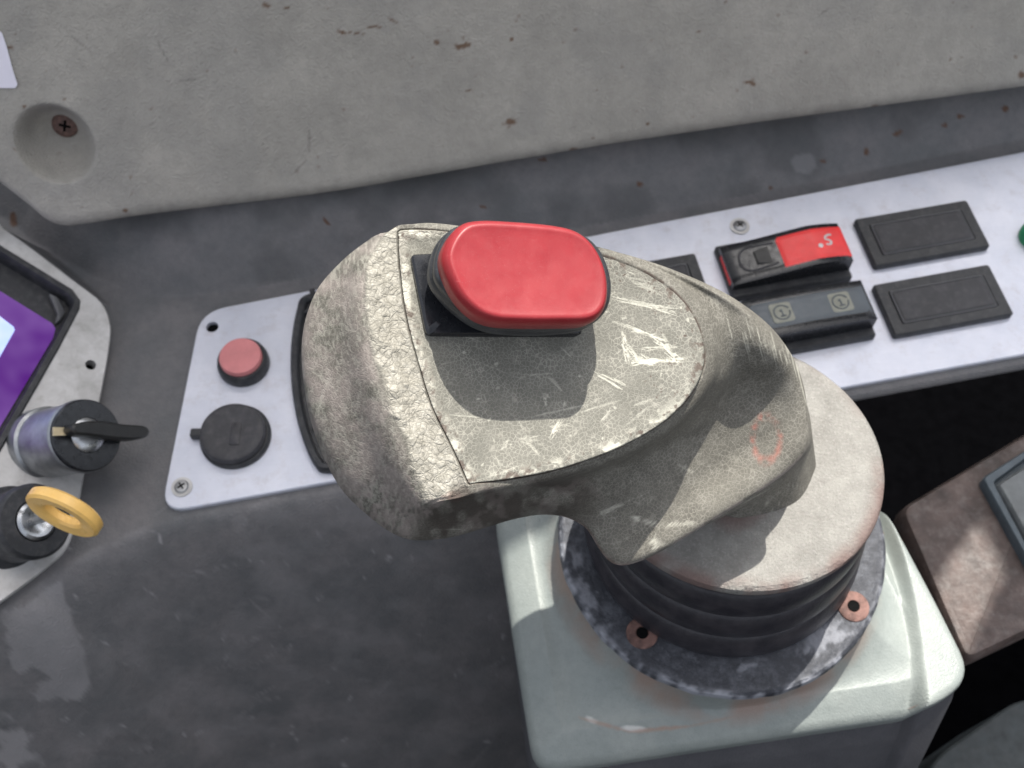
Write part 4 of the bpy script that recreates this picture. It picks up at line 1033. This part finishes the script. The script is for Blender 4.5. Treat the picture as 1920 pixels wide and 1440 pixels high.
# crackled band: left columns (16..21 and 0) between the seam and the ridge
colL = np.clip((coli-18.6)/.7, 0, 1)*np.clip((26.2-coli)/.5, 0, 1) + np.clip((1.6-coli)/.6, 0, 1)
colL = np.clip(colL, 0, 1)
band = colL*np.clip((rowi-9)/3, 0, 1)*np.clip((rH0+3-rowi)/5+ (fbm(pq, .04, 3)-.5)*2.2, 0, 1)
W[:, 2] = band
left_ch = colL*np.clip((rowi-rH0)/6, 0, 1)
# scuffed chamfer
lo = np.clip((pq[:, 1]-760)/160, 0, 1)
T[:, 2] = left_ch*np.clip(.28+(fbm(pq, .03, 71, 5)-.5)*1.6, 0, .5)
W[:, 0] = np.maximum(W[:, 0], left_ch*np.clip((fbm(np.stack([pq[:, 0]*1.6, pq[:, 1]*.7], 1), .16, 5, 5)-.54)*5, 0, .2))
T[:, 2] = np.maximum(T[:, 2], (left_ch*np.clip((fbm(pq*np.array([1.4, .8]), .12, 8, 5)-.46)*5, 0, .5)*lo))
T[:, 1] = np.maximum(T[:, 1], left_ch*np.clip((fbm(pq*np.array([1.3, .8]), .12, 18, 5)-.55)*6, 0, .4)*(.25+.6*lo))
def sc(a, b, w_=2.0, am=1.0, s=0):
    a = np.array(a, float); b = np.array(b, float)
    near = np.where((np.abs(pq-(a+b)/2) < np.abs(b-a)/2+w_*3+8).all(1))[0]; Qn = pq[near]; m_ = np.zeros(len(near))
    if w_ < 1.5: m_ = .8*am*seg(Qn, a, b, w_*.8, 1.3, .8, s)
    else:
        d = (b-a)/np.linalg.norm(b-a); nn_ = np.array([-d[1], d[0]]); r2 = np.random.default_rng(s+17)
        for q_ in range(int(3+w_*1.3)):
            t0, t1 = sorted(r2.uniform(-.05, 1.05, 2)); t0 = min(t0, .55); t1 = max(t1, .45); o1, o2 = r2.normal(0, w_*.75, 2)
            m_ = np.maximum(m_, am*r2.uniform(.35, .9)*seg(Qn, a+(b-a)*t0+nn_*o1, a+(b-a)*t1+nn_*o2, r2.uniform(.5, 1.2), 1.1, 1.2, s+q_))
        m_ = np.maximum(m_, am*.5*seg(Qn, a, b, w_*.8, 2, 1.6, s)*(fbm(Qn, .22, s+5) > .5))
    W[near, 0] = np.maximum(W[near, 0], m_)
fr_ = (rowi > 12)
for i, (a_, b_, w_, am) in enumerate([((618, 705), (592, 780), 2, .7), ((578, 690), (640, 735), 2.5, .4), ((600, 640), (615, 660), 2, .4), ((650, 520), (660, 580), 2, .3), ((720, 905), (688, 960), 2, .4), ((625, 800), (690, 870), 2, .3),
        ((1180, 970), (1240, 985), 4, .8), ((1240, 985), (1310, 980), 3, .6), ((1225, 1010), (1235, 1030), 5, .9), ((1120, 965), (1170, 945), 3, .5), ((1300, 680), (1330, 670), 2, .3), ((1215, 1015), (1245, 1022), 4, .6), ((1270, 870), (1300, 885), 3, .4)]): sc(a_, b_, w_, am, i)
for i in range(34):                      # curved parallel scratches over the rear shoulder
    x0 = rng.uniform(1330, 1500); y0 = 560+(x0-1330)*.75+rng.uniform(-30, 20); L = rng.uniform(15, 70)
    if rng.random() < .85: sc((x0, y0), (x0+L*.25, y0+L), rng.uniform(.8, 1.7), rng.uniform(.2, .65), i)
for i in range(60):
    p = rng.uniform([570, 450], [860, 1000]); a_ = rng.normal(1.6, .9); L = rng.exponential(22)+4
    sc(p, p+L*np.array([math.cos(a_), math.sin(a_)]), rng.uniform(.5, 1.4), rng.uniform(.12, .4), i+50)
for i in range(40):
    p = rng.uniform([1000, 880], [1480, 1040]); a_ = rng.normal(-.3, .7); L = rng.exponential(14)+3
    sc(p, p+L*np.array([math.cos(a_), math.sin(a_)]), rng.uniform(.5, 1.1), rng.uniform(.12, .4), i+150)
# red pen ring near the rear of the flare
e_ = np.stack([(pq[:, 0]-1437)/26, (pq[:, 1]-822)/42], 1); th2 = -.12
er = np.linalg.norm(e_, axis=1); T[:, 0] = np.clip(1-np.abs(er-1)/.30, 0, 1)*np.clip((fbm(pq, .12, 9)-.3)*3, 0, 1)*.48*(rowi > rHM)*np.clip(1.3-(e_[:, 1] < -.2)*(e_[:, 0] > -.3)*.9, 0, 1)
# dark brown mottling on the lower side of the head
low_s = np.clip((coli-14.6)/1.2, 0, 1)*np.clip((20.2-coli)/.8, 0, 1)*np.clip((rowi-10)/8, 0, 1)*np.clip((pq[:, 1]-880)/30, 0, 1)
T[:, 1] = np.maximum(T[:, 1], low_s*np.clip(.35+(fbm(pq, .03, 6, 5)-.42)*4, 0, .85)*np.clip((pq[:, 0]-760)/60, 0, 1))
T[:, 2] = np.maximum(T[:, 2], .55*low_s*np.clip((fbm(pq, .05, 66, 5)-.52)*8, 0, 1)*np.clip((900-pq[:, 0])/100, .3, 1))
T[:, 0] = np.maximum(T[:, 0], .22*blob(pq, (850, 935), 26, 14, 0, .8, 3, .6, .05))
# worn pale edge of the palm rest
rim = np.exp(-((rowi-rHJ)/3.5)**2)*np.clip((coli-10)/2, 0, 1)*np.clip((17-coli)/1.5, 0, 1)
T[:, 2] = np.maximum(T[:, 2], rim*np.clip((fbm(pq, .07, 44)-.38)*5, 0, .8)); T[:, 0] = np.maximum(T[:, 0], rim*.22*(pq[:, 0] < 1180))
W[:, 1] = np.maximum(W[:, 1], np.exp(-((rowi-6)/3.)**2)*np.clip((fbm(pq, .06, 4)-.42)*5, 0, .8)*(1-colL*.6))
# real relief on the crackled band and the scuffed edge
nrmv = np.cross(np.roll(G, -1, 1)-np.roll(G, 1, 1), np.gradient(G, axis=0)); nrmv /= np.maximum(np.linalg.norm(nrmv, axis=2, keepdims=True), 1e-9)
nrmv = nrmv.reshape(-1, 3); g0 = (V-hc_); sg = np.sign(np.sum(nrmv*g0, 1)); 
if np.mean(sg[(rowi > rH0) & (rowi < rHV)]) < 0: nrmv = -nrmv
V = V + nrmv*(band*(fbm(V, 4.5, 30, 3)-.5)*.10 + (rowi > 12)*(rowi < rHJ)*(fbm(V, 2, 40, 2)-.5)*.008)[:, None]
mesh('grip_shell', V, F, 'grip_skin', joy, attrs={'wear_shade': W, 'tint': T})

# ---- red rocker button on the pad
BH = 1.85
def bfr(h): return frame(FPt+FN*h, FN)
fr0 = bfr(0)
def pxs(L, h, s=6): return ccw(crom(to_fr([hitp(*p, FPt+FN*h, FN) for p in L], fr0), s))
Rp = [(833, 488), (842, 448), (868, 417), (905, 408), (975, 411), (1045, 418), (1088, 430), (1120, 458), (1140, 500), (1146, 545), (1137, 582), (1108, 604), (1045, 607), (985, 607), (930, 603), (890, 585), (855, 545)]
btn = thing('joystick_button', 'large glossy red oblong thumb button on top of the joystick grip', 'button', FPt)
bpy.data.objects.remove(btn)
Rr = pxs(Rp, BH)
bc = mesh('thumb_button', *prism(Rr, [(.02, BH-.62), (0, BH-.55), (0, BH-.26), (.02, BH-.17), (.07, BH-.08), (.11, BH-.02), (.155, BH), (.20, BH-.012)], dish=.05, fr=fr0), 'button_red', joy, attrs=None)
vv = np.array([(v.co[0], v.co[1], v.co[2]) for v in bc.data.vertices])*100
n_ = len(bc.data.vertices); at = bc.data.attributes.new('wear_shade', 'FLOAT_COLOR', 'POINT'); at.data.foreach_set('color', np.tile([0, 0, 0, 1.], n_))
# boot between plate and cap
Rb = [(808, 520), (815, 470), (838, 436), (880, 425), (960, 425), (1040, 432), (1085, 445), (1118, 475), (1136, 520), (1138, 560), (1126, 592), (1095, 616), (1030, 624), (970, 624), (918, 618), (875, 598), (832, 560)]
lv = []
Rb2 = pxs(Rb, BH-.9)
lv = [(.80, .10), (.82, .35), (.95, BH-1.32), (1, BH-1.22), (1, BH-.98), (.975, BH-.92), (.972, BH-.88), (.99, BH-.83), (.99, BH-.66), (.96, BH-.56), (.9, BH-.5)]
cb = Rb2.mean(0); nb2 = len(Rb2)
Vb = np.array([fromfr(fr0, cb[0]+(x-cb[0])*k_, cb[1]+(y-cb[1])*k_, z_) for k_, z_ in lv for x, y in Rb2])
Fb = [(k_*nb2+i, k_*nb2+(i+1) % nb2, (k_+1)*nb2+(i+1) % nb2, (k_+1)*nb2+i) for k_ in range(len(lv)-1) for i in range(nb2)]
mesh('button_boot', Vb, Fb, 'button_boot', bc)
Bp = to_fr([hitp(*p, FPt+FN*.12, FN) for p in [(770, 477), (800, 628), (1092, 628), (1075, 462)]], fr0)
mesh('base_plate', *prism(rcorner(Bp, .12), [(0, -.2), (0, .10), (.05, .15), (.3, .16)], fr=fr0, scl=True), 'gloss_black', bc)
